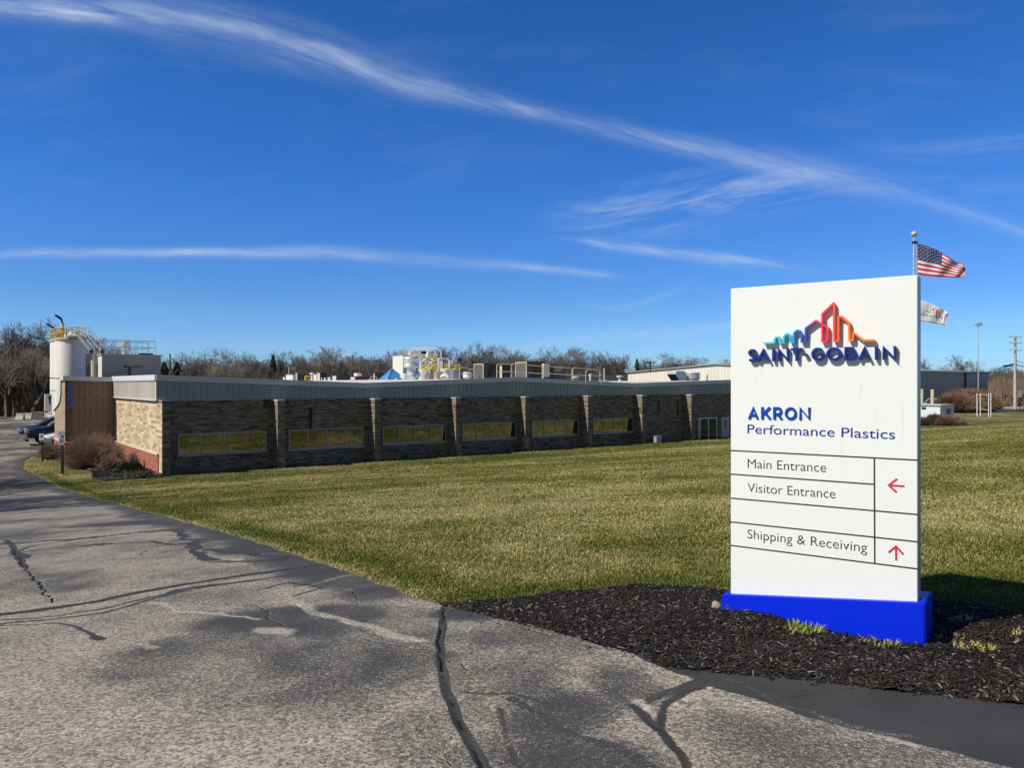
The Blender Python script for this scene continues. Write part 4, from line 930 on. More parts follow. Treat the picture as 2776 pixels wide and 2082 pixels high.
rooftop_unit(950, 963, 1003, 1021, 76, 'wide dark unit in front of the round white fan', M_beige, M_dark)
rooftop_unit(1013, 1016, 1042, 1012, 80, 'dark unit partly behind the blue pyramid skylight', M_white, M_black)
for a, c_, e, yt, z, lb in ((850, 858, 861, 1015, 86, 'white box left of the beige and black unit'), (889, 895, 899, 1023, 82, 'white box between two dark units'), (1049, 1051, 1066, 1028, 62, 'grey curb box below the blue pyramid'),
                  (1072, 1076, 1091, 1030, 60, 'low pale curb box just left of the big steel fan elbow'), (1109, 1126, 1129, 1026, 60, 'pale cube box right of the steel elbow'), (1176, 1187, 1190, 1025, 60, 'pale cube box below the white tanks'),
                  (1000, 1006, 1008, 1029, 72, 'small white box left of the blue pyramid'), (767, 772, 774, 1023, 84, 'tiny white vent box furthest left on the roof'), (950, 958, 962, 1030, 70, 'tiny white box before the wide dark unit'), (878, 882, 890, 1025, 78, 'low grey box before the beige and black unit')):
    rooftop_unit(a, c_, e, yt, z, lb, M_white, M_grey, grp='small rooftop boxes')  # white for the sunlit side, grey for the shaded rest, by colour
def roofpipe(px, yt, z, r, lab, m=M_white, cap=False):
    pos, sx, sy = onroof(px, z); h = hz(yt, z)-pos.z; t = thing('vent_pipe', lab, 'pipe', pos, ANG, 'vent pipes on the roof')
    mb = MB(); mb.tube((0, 0, -.05), (0, 0, h-(.2 if cap else 0)), r, n=10); mb.build('stack', m, t)
    if cap: mb = MB(); mb.lathe([(r*1.1, h-.24), (r*1.9, h-.2), (r*1.9, h-.03), (r*.6, h)], 12); mb.build('cap', m, t)
roofpipe(783, 996, 86, .04, 'thin mast above the small white box at left', M_rail); roofpipe(804, 1011, 84, .09, 'white pipe before the charcoal unit'); roofpipe(846, 1010, 82, .13, 'capped white pipe right of the yellow frame', cap=True)
roofpipe(1638, 998, 58, .045, 'slim cream mast right of the handrails', M_rail); roofpipe(1600, 1014, 58, .06, 'short white pipe inside the last hooped rail', cap=True); roofpipe(1681, 1018, 90, .22, 'mushroom vent before the grey wall', M_white, True); roofpipe(1562, 1020, 95, .3, 'white mushroom vent far behind the handrail', M_white, True); roofpipe(872, 1024, 78, .05, 'short white pipe below the beige and black unit'); roofpipe(1917, 1016, 100, .12, 'short steel pipe before the cream warehouse', M_galv); roofpipe(1643, 1031, 60, .1, 'stub pipe at the foot of the slim mast', M_grey, True)
def fan(px, yt, yb, wpx, z, lab, m=M_galv, neck=.55, nh=.35):
    pos, sx, sy = onroof(px, z); t = thing('roof_fan', lab, 'roof fan', pos, ANG, 'round fans on the roof'); r = wpx/2*z/F; z1 = hz(yt, z)-pos.z; z0 = hz(yb, z)-pos.z
    mb = MB(); mb.lathe([(r*.97, z0), (r, z0+.04), (r, z0+(z1-z0)*.18), (r*1.02, z0+(z1-z0)*.2), (r, z0+(z1-z0)*.22), (r, z1-(z1-z0)*.18), (r*1.02, z1-(z1-z0)*.16), (r, z1-.04), (r*.94, z1), (r*.90, z1-.02), (r*.88, z0+.1)], 32); mb.build('drum', m, t, smooth=True)
    mb = MB(); mb.lathe([(r*neck*1.05, -.15), (r*neck, z0*.5), (r*neck, z0-.002)], 24); mb.build('neck', m, t, smooth=True); return t, pos, r
fan(970, 1012, 1022, 21, 80, 'low white round fan behind the dark units at left', M_white, .8)
t, pos, r = fan(1115, 968, 997, 42, 64, 'big galvanised drum fan beside the white tower box', M_galv, .6)
mb = MB(); mb.tube((-.35, -.5, .22), (.45, .0, .62), .36, .4, 20); mb.build('elbow_duct', M_galv, t, smooth=True)
fan(1267, 1009, 1024, 23, 60, 'white round fan inside the hooped rail left of the black unit', M_white, .6)
fan(1876, 1010, 1029, 42, 96, 'galvanised drum fan before the cream warehouse', M_galv, .9)
pos, sx, sy = onroof(1098, 66); t = thing('white_tank', 'low white drum left of the steel fan neck', 'tank', pos, ANG); mb = MB(); mb.lathe([(.42, -.1), (.42, .62), (.36, .68)], 24); mb.build('drum', M_white, t, smooth=True)
# hood next to the far fan
pos, sx, sy = onroof(1832, 94); t = thing('exhaust_hood', 'galvanised slanted exhaust hood before the cream warehouse', 'hood', pos, ANG); q_ = 94/F
mb = MB(); mb.prism([(.75, .05), (2.0, .05), (2.0, .95), (1.6, 1.35), (.25, 1.35), (-.1, .95)], 'y', 0, 1.3); mb.build('hood', M_galv, t)
mb = MB(); mb.prism([(.70, .09), (-.09, .89), (-.14, .87), (.64, .07)], 'y', -.02, 1.25); mb.build('opening', M_black, t)
# white tower box behind the big fan
pos, sx, sy = onroof(1093, 78); t = thing('duct_tower', 'tall white ribbed box behind the big steel fan', 'duct', pos, ANG); w = uw(1093, 1112, 78); d = dw(1065, 1093, 78); h = hz(965, 78)-pos.z
mb = MB(); mb.box(0, w, 0, d, -.1, h); mb.build('housing', M_shed, t); mb = MB(); mb.box(-.02, -.001, 0, d, -.1, h); mb.build('side_panel', M_cream, t); mb = MB(); mb.box(-.05, w+.03, -.03, d+.03, h, h+.05); mb.build('coping', M_white, t)  # sunlit side cream, front grey: light and shade put into the colours
# blue pyramid skylight
pos, sx, sy = onroof(1063, 66); za = hz(999, 66)-pos.z; zb = hz(1031, 66)-pos.z; t = thing('pyramid_skylight', 'blue metal pyramid roof with dark seams on the factory roof', 'skylight', pos, ANG)
hw = (1099-1027)/2*66/F*.98/1.4*1.12; cs = [(-hw, -hw), (hw, -hw), (hw, hw), (-hw, hw)]
mb = MB(); mb.add([(a, c_, zb) for a, c_ in cs]+[(0, 0, za)], [(0, 1, 4), (1, 2, 4), (2, 3, 4), (3, 0, 4), (3, 2, 1, 0)]); py_ = mb.build('pyramid', M_blueroof, t)
mb = MB()
for i in range(4):
    a = Vector((*cs[i], zb)); b_ = Vector((*cs[(i+1) % 4], zb)); ap = Vector((0, 0, za))
    for f_ in (.0, .2, .4, .6, .8):
        p0 = a.lerp(b_, f_); top_ = ap if f_ == 0 else (a.lerp(ap, 2*f_) if f_ < .5 else b_.lerp(ap, 2*(1-f_)))
        if f_ == 0: mb.tube(p0, top_, .035, n=4)
        else: mb.tube(p0, p0.lerp(a.lerp(b_, .5).lerp(ap, min(1, 2*min(f_, 1-f_))), .0)+(top_-p0)*.9, .028, n=4)
mb.build('seam', M_blueroof_d, t); mb = MB(); mb.box(-hw-.05, hw+.05, -hw-.05, hw+.05, -.15, zb-.003); mb.build('curb', M_white, t)
# handrails
def rail(px0, px1, z, name_lab, yt, nmid=1, cols=None, mt=M_rail, hoop=True, yl=None, r=.027):
    """hooped pipe rail seen between two columns; lies along the facade direction"""
    pos, sx, sy = onroof(px0, z); w = uw(px0, px1, z); z2 = z+w*U.y; h0 = hz(yt[0], z)-pos.z; h1 = hz(yt[1], z2)-pos.z; zr1 = roofz(sx+w)-.02-pos.z
    t = thing('handrail', name_lab, 'handrail', pos, ANG, 'pipe handrails on the roof'); c_ = .12
    mb = MB(); mb.path([(0, 0, -.05), (0, 0, h0-c_), (c_*.3, 0, h0-c_*.3), (c_, 0, h0), (w-c_, 0, h1), (w-c_*.3, 0, h1-c_*.3), (w, 0, h1-c_), (w, 0, zr1-.05)], r, 8); mb.build('hoop', mt, t, smooth=True)
    mb = MB(); mb.tube((0, 0, h0*.52), (w, 0, zr1+(h1-zr1)*.52), r*.85, n=8); mb.build('mid_rail', mt, t, smooth=True)
rail(1347, 1386, 50.5, 'short hooped gate rail between the two framed black units', (987, 987))
rail(1387, 1470, 51.5, 'long cream handrail in front of the largest framed unit', (986, 993))
rail(1472, 1550, 51.5, 'sloping cream handrail right of the largest framed unit', (992, 998))
rail(1553, 1626, 52, 'third sloping cream handrail above the roof valley', (997, 1003)); rail(1588, 1630, 50.5, 'last hooped cream rail at the right end', (1003, 1003))
rail(1246, 1272, 56, 'hooped cream rail around the white fan', (997, 997)); rail(1272, 1286, 57, 'straight cream rail ending at the framed coil', (1000, 1001))
rail(1128, 1160, 62, 'low white rail left of the stairs foot', (1019, 1019)); rail(1162, 1197, 62, 'low white rail under the tanks', (1019, 1019)); rail(1004, 1022, 74, 'white rail left of the blue pyramid', (1022, 1021), mt=M_white)
rail(827, 846, 82, 'small yellow rail frame among the white pipes', (1020, 1021), mt=M_yellow, r=.06)

# ---- process tower with platforms
zp = 74; pos, sx, sy = onroof(1150, zp); tw = thing('process_platform', 'cluster of white tanks, pipes, stairs and yellow platform rails', 'process plant', pos, ANG)
def pl(px, py, z=zp, dy=0.):                                # photo position -> tower's local coordinates
    w_ = at(px, py, z)-pos; v2 = Vector((w_.x, w_.y)); return Vector((v2.dot(U), v2.dot(V)+dy, w_.z))
def cyl(px0, px1, yt, z, m, name='tank'):
    c_ = pl((px0+px1)/2, yt, z); r = (px1-px0)/2*z/F; mb = MB(); mb.lathe([(r, -.2), (r, c_.z-.05), (r*.9, c_.z)], 28, (c_.x, c_.y, 0)); return mb.build(name, m, tw, smooth=True)
cyl(1134, 1164, 1000, 76, M_white); cyl(1164, 1194, 1000, 77, M_grey); cyl(1190, 1222, 1000, 80, M_cream); cyl(1208, 1244, 999, 84, M_grey)
def prail(px0, px1, yt, yb, z, n=3, mt=M_yellow):
    a = pl(px0, yb, z); c_ = pl(px1, yb, z); th_ = pl(px0, yt, z).z-a.z; mb = MB()
    for k in range(n+1): p_ = a.lerp(c_, k/n); mb.tube(p_, p_+Vector((0, 0, th_)), .028, n=5)
    for f_ in (1., .55): mb.tube(a+Vector((0, 0, th_*f_)), c_+Vector((0, 0, th_*f_)), .026, n=5)
    mb.box(min(a.x, c_.x), max(a.x, c_.x), min(a.y, c_.y)-.1, max(a.y, c_.y)+.1, a.z-.10, a.z); mb.build('platform_rail', mt, tw)
prail(1093, 1118, 958, 967, 78, 4, M_yellow); prail(1118, 1136, 958, 970, 77, 3); prail(1136, 1160, 961, 972, 76, 3); prail(1168, 1184, 960, 972, 75, 2); prail(1145, 1160, 988, 999, 75, 2); prail(1205, 1226, 988, 998, 82, 3); prail(1226, 1246, 987, 999, 82, 2); prail(1162, 1186, 984, 998, 74, 4)
mb = MB(); a = pl(1136, 972, 75); c_ = pl(1190, 973, 78); mb.tube(a, c_, .10, n=6); mb.tube(pl(1190, 972, 76), pl(1213, 973, 78), .09, n=6)
for x in (1139, 1187, 1190): mb.tube(pl(x, 973, 76), pl(x, 1026, 76), .07, n=6)
mb.build('platform_frame', M_white, tw)
mb = MB(); mb.path([pl(1113, 962), pl(1113, 948), pl(1114, 945.5), pl(1118, 945), pl(1180, 945), pl(1189, 947), pl(1194, 953), pl(1196, 960), pl(1197, 973)], .06, 8)
mb.path([pl(1114, 949), pl(1160, 949), pl(1172, 949), pl(1180, 953), pl(1184, 961)], .04, 6); mb.tube(pl(1160, 949), pl(1160, 958), .12, n=8); mb.tube(pl(1160, 958), pl(1160, 968), .2, n=10); mb.tube(pl(1113, 956), pl(1113, 963), .19, n=10)
mb.path([pl(1141, 1000), pl(1142, 985), pl(1148, 976), pl(1156, 974)], .07, 6); mb.path([pl(1213, 973), pl(1217, 976), pl(1218, 985), pl(1218, 998)], .07, 6); mb.path([pl(1196, 1026), pl(1200, 1020), pl(1208, 1018), pl(1215, 1024)], .22, 10)
mb.path([pl(1166, 996), pl(1168, 985), pl(1174, 979), pl(1182, 978)], .06, 6); mb.path([pl(1222, 988), pl(1223, 977), pl(1226, 975), pl(1227, 986)], .04, 6); mb.path([pl(1154, 986), pl(1153, 978), pl(1150, 975)], .05, 6); mb.path([pl(1162, 986), pl(1165, 978)], .05, 6)
for k in range(5): mb.tube(pl(1192, 980+k*4.4), pl(1200, 980+k*4.4), .06, n=5)
mb.build('pipework', M_white, tw, smooth=True)
mb = MB()                                                    # stair flight
for yo in (0, .7):
    a = pl(1147, 1018, 73, yo); c_ = pl(1172, 992, 73, yo); mb.tube(a, c_, .07, n=5); mb.tube(a+Vector((0, 0, .55)), c_+Vector((0, 0, .55)), .04, n=5)
    for k in range(5): p_ = a.lerp(c_, k/4); mb.tube(p_, p_+Vector((0, 0, .55)), .03, n=4)
a = pl(1147, 1018, 73, 0); c_ = pl(1172, 992, 73, 0)
for k in range(8): p_ = a.lerp(c_, k/8); mb.box(p_.x-.1, p_.x+.1, p_.y, p_.y+.7, p_.z, p_.z+.03)
mb.build('stairs', M_rail, tw)
mb = MB()
for x in (1177, 1183): mb.tube(pl(x, 984, 72), pl(x, 1026, 72), .03, n=5)
for k in range(10): mb.tube(pl(1177, 986+k*4, 72), pl(1183, 986+k*4, 72), .015, n=4)
mb.build('ladder', M_yellow, tw)
mb = MB(); a = pl(1185, 1001, 74); mb.box(a.x-.1, a.x+.7, a.y, a.y+.3, .3, a.z-.2); mb.build('control_panel', M_white, tw)
mb = MB(); mb.tube(pl(1245, 985, 84), pl(1245, 978, 84), .04, n=5); a = pl(1245, 975.5, 84); mb.box(a.x-.25, a.x+.25, a.y-.1, a.y+.1, a.z-.12, a.z+.12); a = pl(1150, 955, 78); mb.box(a.x-.3, a.x+.2, a.y-.1, a.y+.1, a.z-.16, a.z+.12); mb.tube(pl(1150, 968, 78), a, .04, n=5); mb.build('floodlight', M_black, tw)

# ---- grey plant-room building and silos beyond the end wall
zq = 66; sx, sy = loc(277, zq); o3 = Vector((C3.x+U.x*sx+V.x*sy, C3.y+U.y*sx+V.y*sy, GZ))
pr = thing('plant_building', 'tall grey metal clad block with roof rails behind the entrance wing', 'building', o3, ANG)
w = uw(277, 436, zq); d = dw(266, 277, zq); h = hz(959.5, zq)-GZ
mb = MB(); mb.box(0, w, 0, d, 0, h-.1); mb.build('wall', M_shed, pr); mb = MB(); mb.box(-.03, -.001, -.0, d, 0, h-.1); mb.build('end_wall', M_cream, pr)  # end wall coloured cream for sunlight on the grey block
mb = MB(); mb.box(-.12, w+.12, -.12, d+.1, h-.1, h+.02); mb.build('roof_edge', M_grey, pr)
z2 = zq+d*V.y; w2 = uw(254, 266, z2); mb = MB(); mb.box(-w2, -.04, d, d+.3, 0, h-.1); mb.build('rear_wall', M_shed, pr); mb = MB(); mb.tube((-w2-.1, d, 0), (-w2-.1, d, h-.5), .12); mb.build('downpipe', M_cream, pr, smooth=True)
mb = MB(); mb.box(w*.65, w*.87, .2, 1.2, h+.02, h+.16); mb.build('roof_hatch', M_dark, pr)
mb = MB(); H_ = 1.07
L0, L1 = -.1, w*.92
for k in range(9): x = L0+(L1-L0)*k/8; mb.tube((x, .4, h), (x, .4, h+H_+.2), .03, n=5)
for k in (1.25, .65): mb.tube((L0, .4, h+k), (L1, .4, h+k), .035, n=5)
mb.tube((L1, .4, h+1.25), (L1, 3.4, h+1.25), .035, n=5); mb.tube((L0, 3.4, h+1.25), (L1, 3.4, h+1.25), .035, n=5); mb.tube((L0, 3.4, h+.65), (L1, 3.4, h+.65), .03, n=5)
for k in range(6): x = L0+(L1-L0)*k/5; mb.tube((x, 3.4, h), (x, 3.4, h+1.25), .03, n=5)
mb.build('roof_rail', M_galv, pr)
vx = uw(277, 347, zq); mb = MB(); mb.lathe([(.28, h), (.28, h+.35), (.30, h+.36)], 20, (vx, 1., 0)); mb.lathe([(.36, h+.36), (.40, h+.6), (.40, h+1.2), (.36, h+1.22)], 24, (vx, 1., 0)); mb.build('roof_vent', M_galv, pr, smooth=True)
# silos
def silo(pxa, pxb, yt, z, lab, plat=False):
    c_ = at((pxa+pxb)/2, yt, z); r = (pxb-pxa)/2*z/F; h = c_.z-GZ
    t = thing('silo', lab, 'silo', (c_.x, c_.y, GZ), ANG, 'white storage silos')
    mb = MB(); prof = [(r, 0)]
    pass
    prof += [(r, h-.05), (r*.98, h)]; mb.lathe(prof, 48); mb.build('tank', M_silo, t, smooth=True)
    mb = MB(); mb.lathe([(r+.02, h-.22), (r+.10, h-.2), (r+.10, h-.05), (r-.1, h+.0)], 48); mb.build('deck_edge', M_rail, t, smooth=True)
    mb = MB(); n = 16
    for k in range(n): a = 2*math.pi*k/n; mb.tube((r*math.cos(a), r*math.sin(a), h), (r*math.cos(a), r*math.sin(a), h+1.1), .035, n=5)
    for zz_ in (.6, 1.1): mb.path([((r)*math.cos(2*math.pi*k/32), (r)*math.sin(2*math.pi*k/32), h+zz_) for k in range(32)], .035, 5, True)
    mb.build('platform_rail', M_yellow, t)
    mb = MB(); mb.tube((-r*.1, -.2, h+.1), (r*.35, -.2, h+.35), .22, n=12); mb.lathe([(.5, h), (.5, h+.5), (.25, h+.75)], 16, (.3, .2, 0)); mb.build('top_vent', M_white, t, smooth=True)
    return t, r, h
M_silo = mat('silo_white', (.66, .635, .57), .55, var=.07, vscale=.9, stretch=(2, 2, .25))
t, r, h = silo(153, 227, 918, 82, 'right hand white silo with yellow railing and stair')
sl, rs, hs_ = t, r, h
for x_, y_, l_ in ((-rs*.55, -rs*.7, .9),):
    mb = MB(); mb.tube((x_, y_, h), (x_, y_, h+1.5), .13, n=8); mb.build('lamp_post', M_yellow, t); mb = MB(); mb.tube((x_, y_, h+1.5), (x_-.15, y_-.1, h+2.0), .09, n=6); mb.tube((x_-.15, y_-.1, h+2.0), (x_-.75, y_-.4, h+2.35), .14, .10, n=6); mb.build('lamp_head', M_black, t)
t2, r2, h2 = silo(141, 210, 922, 88, 'left hand white silo mostly behind the other silo')
mb = MB(); mb.tube((-r2*.7, -r2*.5, h2), (-r2*.7, -r2*.5, h2+1.2), .10, n=8); mb.tube((-r2*.7, -r2*.5, h2+1.2), (-r2*.7-.9, -r2*.5-.3, h2+1.75), .09, n=6); mb.build('lamp_head', M_black, t2)
# stair from silo platform down to the plant-room roof
a = at(228, 913, 80); b_ = at(263, 953, 72); t = thing('steel_stair', 'grey steel stair sloping from the silo top to the grey block', 'stair', (a.x, a.y, a.z), 0)
D = b_-a; n_ = Vector((-D.y, D.x, 0)).normalized()*.45; mb = MB()
for sgn in (-1, 1): mb.path([n_*sgn+Vector((-1.2, .3, -.0)), n_*sgn, n_*sgn+D], .22, 6)
mb.build('stringer', M_stringer, t)
mb = MB()
for sgn in (-1, 1):
    for u_ in (1.05, .55): mb.path([n_*sgn+Vector((-1.2, .3, u_+.0)), n_*sgn+Vector((.25, 0, u_)), n_*sgn+D+Vector((0, 0, u_))], .035, 5)
    for k in range(6): p_ = n_*sgn+D*(k/5); mb.tube(p_, p_+Vector((0, 0, 1.05)), .03, n=4)
mb.build('stair_rail', M_grey, t)
mb = MB()
for k in range(16): p_ = D*(k/16); mb.add([p_-n_, p_+n_, p_+n_+Vector((.2, 0, 0)), p_-n_+Vector((.2, 0, 0)), p_-n_-Vector((0, 0, .04)), p_+n_-Vector((0, 0, .04)), p_+n_+Vector((.2, 0, -.04)), p_-n_+Vector((.2, 0, -.04))], [(0,1,2,3), (4,7,6,5), (0,4,5,1), (2,6,7,3), (0,3,7,4), (1,5,6,2)])
mb.build('tread', M_grey, t)
# loading hopper / white cabinet at silo foot
c_ = at(136, 1122, 84); t = thing('silo_cabinet', 'white ladder cage and cabinet at the foot of the silos', 'cabinet', (c_.x, c_.y, GZ), ANG)
mb = MB(); mb.box(-.5, .15, 0, .5, 1.2, 3.1); mb.build('cabinet', M_white, t); mb = MB(); mb.tube((-.1, -.1, 0), (-.1, -.1, 1.2), .08); mb.tube((.1, -.1, 0), (.1, -.1, 1.2), .06); mb.build('leg', M_rail, t)
mb = MB(); mb.prism([(-.2, 2.9), (.1, 2.9), (.02, 1.9), (-.05, 1.9)], 'y', -.02, -.002); mb.build('hopper', M_dark, t)
# black area light in front of the plant room
a = at(350, 1017, 60); t = thing('area_light', 'black twin head lamp post in front of the grey block', 'lamp post', (a.x, a.y, GZ), ANG); h = hz(994, 60)-GZ
mb = MB(); mb.box(-.13, .13, -.13, .13, 0, h); mb.build('pole', M_black, t); mb = MB(); mb.tube((0, 0, h-.05), (.45, 0, h), .05); mb.prism([(.35, h-.02), (1.0, h-.06), (1.0, h), (.55, h+.08), (.35, h+.08)], 'y', -.2, .2); mb.tube((0, 0, h), (-.25, .0, h+.02), .05); mb.box(-.42, -.2, -.12, .12, h-.08, h+.12); mb.build('lamp_head', M_black, t)

# ================================================================ WAREHOUSE behind
wc = Vector(((2252-CX)/F*147, 147)); WHr = thing('warehouse', 'big metal warehouse with cream gable end and side wall darkened to blue grey as shade', 'building', (wc.x, wc.y, 0), ANG)
ev = CAMH+2.83; Wd_ = 53.8; Lg = 71.; zf = GZ-1
mb = MB(); mb.prism([(0, zf), (Wd_, zf), (Wd_, ev), (Wd_/2, ev+1.43), (0, ev)], 'x', 0, .3)
k = .3
while k < Wd_: mb.box(-.05, -.001, k, k+.10, zf, ev+1.43*(1-abs(k-Wd_/2)/(Wd_/2))-.1); k += .9
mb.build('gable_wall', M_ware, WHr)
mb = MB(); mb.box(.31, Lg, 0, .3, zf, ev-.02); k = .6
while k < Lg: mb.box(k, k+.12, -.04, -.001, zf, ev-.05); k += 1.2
mb.build('side_wall', M_wareshade, WHr); mb = MB(); mb.box(Lg-.3, Lg, .31, Wd_, zf, ev-.02); mb.build('rear_wall', M_wareshade, WHr)
mb = MB(); mb.prism([(-.35, ev-.06), (Wd_/2, ev+1.43), (Wd_+.35, ev-.06), (Wd_+.35, ev+.14), (Wd_/2, ev+1.65), (-.35, ev+.14)], 'x', -.45, Lg+.3); mb.build('roof', M_grey, WHr)
mb = MB(); mb.box(-.4, Lg+.3, -.5, -.36, ev-.1, ev+.16); mb.build('gutter', M_cream, WHr)
so_, _q = (wc, 0); kk = (2616-CX)/F; sd_ = (kk*wc.y-wc.x)/(U.x-kk*U.y); mb = MB(); mb.box(sd_-.25, sd_+.25, -.3, -.05, zf, ev-.1); mb.build('downpipe', M_black, WHr)
kk = (1763-CX)/F
c_ = at(1763, 988, 175); t = thing('roof_lamp', 'small dark floodlight on the warehouse gable', 'lamp', c_-Vector((0, 0, 1.6)), 0); mb = MB(); mb.tube((0, 0, 0), (0, 0, 2.), .15); mb.build('post', M_black, t); mb = MB(); mb.box(-.9, .2, -.2, .2, 1.9, 2.2); mb.build('head', M_black, t)
# long low grey building between
c_ = at(1530, 1022, 120); t = thing('low_annex', 'low grey flat roofed block seen over the roof valley', 'building', (c_.x, c_.y, 0), ANG)
mb = MB(); mb.box(0, uw(1530, 1702, 120), 0, 8, GZ, hz(1019, 128)); mb.build('wall', M_shed, t); mb = MB(); mb.box(-.1, uw(1530, 1702, 120)+.1, -.1, 8.1, hz(1019, 128), hz(1019, 128)+.15); mb.build('roof', M_grey, t)

# AC condenser standing by the wall
s_, z_ = s_at(1780, -.6); c_ = w_at(s_, -.6, GZ); t = thing('condenser_unit', 'small grey box condenser unit on the grass against the brick wall', 'condenser', c_, ANG)
h = hz(1184, z_)-GZ; w = uw(1780, 1794, z_); mb = MB(); mb.box(.0, w, 0, .28, .05, h); mb.build('cabinet', M_grey, t, bevel=.02); mb = MB(); mb.box(-.005, w+.005, -.005, .285, h, h+.03); mb.build('lid', M_galv, t)
mb = MB()
for k in range(3): mb.box(-.012, -.001, .02+k*.09, .08+k*.09, .1, h-.05)
mb.build('louvre', M_galv, t)

# ================================================================ FLAGS
def pole(px, ytop, z, lab, ball=True):
    c_ = at(px, ytop, z); gz = float(hgt(c_.x, z)); t = thing('flagpole', lab, 'flagpole', (c_.x, z, gz), 0); h = c_.z-gz
    mb = MB(); mb.tube((0, 0, 0), (0, 0, h), .085, .045, n=12); mb.build('pole', M_galv, t, smooth=True)
    bm = MB(); bm.lathe([(.02, h), (.09, h+.03), (.13, h+.10), (.13, h+.16), (.09, h+.22), (.02, h+.25)], 16); bm.build('ball', M_rail, t, smooth=True)
    mb = MB(); mb.tube((.12, 0, 1.5), (.12, 0, h-.3), .010, n=4); mb.build('halyard', M_white, t); mb = MB(); mb.box(-.08, .14, -.05, .05, h-.32, h-.22); mb.build('truck', M_black, t)
    return t
ZF = 36.
pole(2478, 641, ZF, 'tall steel flagpole with cream ball behind the sign')
def flag(name, lab, top, bot, z, mats, fcol, amp, nx, ny, dens=1.):
    """top/bot: edge outlines in photo pixels"""
    tx = np.array(top, float); bo = np.array(bot, float); a = at(*tx[0], z); t = thing(name, lab, 'flag', a, 0)
    mb = MB(); vs = []
    for i in range(nx+1):
        u = i/nx; k = u*(len(tx)-1); i0 = min(int(k), len(tx)-2); f_ = k-i0; T_ = tx[i0]*(1-f_)+tx[i0+1]*f_; B_ = bo[i0]*(1-f_)+bo[i0+1]*f_
        for j in range(ny+1):
            v_ = j/ny; q_ = T_*(1-v_)+B_*v_; dz_ = -amp*4.5*u+amp*u**.7*math.sin(9*u-3.2*v_+.6)+amp*.5*u*math.sin(19*u+5*v_)+amp*.9*max(0, u-.45)*(1-v_)*2
            w_ = at(q_[0], q_[1], z+dz_); w_ -= a; vs.append(w_)
    for i in range(nx):
        for j in range(ny):
            mb.cur = fcol((i+.5)/nx, (j+.5)/ny); b0 = i*(ny+1)+j
            mb.f.append((b0, b0+ny+1, b0+ny+2, b0+1)); mb.mi.append(mb.cur)
    mb.v = vs; o = mb.build('cloth', mats, t, smooth=False); o.data.polygons.foreach_set('use_smooth', [True]*len(o.data.polygons))
    sol = o.modifiers.new('thick', 'SOLIDIFY'); sol.thickness = .006; sol.offset = 0
    return t, vs, a, nx, ny
def cloth(name, c):
    m = mat(name, c, .8); T = NT(m.node_tree); b = m.node_tree.nodes['Principled BSDF']; tr = T.n('ShaderNodeBsdfTranslucent'); tr.inputs[0].default_value = (*c, 1); mx_ = T.n('ShaderNodeMixShader'); mx_.inputs[0].default_value = .3
    T.t.links.new(b.outputs[0], mx_.inputs[1]); T.t.links.new(tr.outputs[0], mx_.inputs[2]); T.t.links.new(mx_.outputs[0], m.node_tree.nodes['Material Output'].inputs[0]); return m
FW, FR, FB = cloth('flag_white', (.80, .79, .78)), cloth('flag_red', (.60, .03, .05)), cloth('flag_blue', (.05, .06, .17))
def usc(u, v):
    if u < .42 and v < 7/13: return 2
    return 1 if int(v*13) % 2 == 0 else 0
t, vs, a, nx, ny = flag('national_flag', 'red and white striped flag with starred blue canton above the sign', [(2487, 659), (2512, 666), (2540, 677), (2566, 693), (2590, 709), (2608, 715), (2617, 726)], [(2488, 744), (2512, 748), (2538, 750), (2562, 751), (2588, 752), (2606, 752), (2616, 744)], ZF, [FW, FR, FB], usc, .28, 52, 52)
mb = MB()
for r_ in range(9):
    for c_ in range(11):
        if (r_+c_) % 2: continue
        u = .035+c_*.035; v_ = (.5+r_*.72)/13; i = u*nx; j = v_*ny; i0, j0 = int(i), int(j); A = vs[i0*(ny+1)+j0]
        for sy_ in (-.012, .012):
            pts = []
            for k in range(10): rr_ = .042 if k % 2 == 0 else .019; an = math.pi/2+k*math.pi/5; pts.append(A+Vector((rr_*math.cos(an), sy_, rr_*math.sin(an))))
            mb.add(pts, [tuple(range(10))])
stars = mb.build('stars', FW, t)
ZF2 = 52.
pole(2468, 790, ZF2, 'shorter flagpole hidden behind the tall sign panel')
t, vs, a, nx, ny = flag('company_flag', 'small white flag with blue lettering blowing out behind the sign edge', [(2472, 812), (2500, 815), (2520, 821), (2540, 831), (2555, 838), (2564, 843), (2572, 850)], [(2472, 868), (2500, 871), (2520, 874), (2538, 878), (2555, 881), (2563, 881), (2566, 866)], ZF2, [FW], lambda u, v: 0, .16, 30, 14)
def fl(px, py, off=.10): return at(px, py, ZF2-off)-a
def flat_text(body, a0, a1, size, z, mt, parent, org):
    cu = bpy.data.curves.new('lettering', 'FONT'); cu.body = body; cu.size = 1; cu.extrude = .001; cu.offset = .01
    o = bpy.data.objects.new('lettering', cu); COL.objects.link(o); bpy.context.view_layer.update()
    me = bpy.data.meshes.new_from_object(o.evaluated_get(bpy.context.evaluated_depsgraph_get())); bpy.data.objects.remove(o)
    co = np.empty(len(me.vertices)*3); me.vertices.foreach_get('co', co); co = co.reshape(-1, 3); A = Vector(a0); B = Vector(a1); d = B-A; e = d.normalized(); n = Vector((0, 0, 1))
    sx = d.length/(co[:, 0].max()-co[:, 0].min()); x0 = co[:, 0].min(); out = np.array([A]*len(co))+np.outer((co[:, 0]-x0)*sx, np.array(e))+np.outer(co[:, 1]*size, np.array(n))
    out[:, 1] -= np.where(co[:, 2] > 0, .006, 0); me.vertices.foreach_set('co', out.ravel()); me.materials.clear(); me.materials.append(mt); me.flip_normals(); o = bpy.data.objects.new('lettering', me); COL.objects.link(o); o.parent = parent
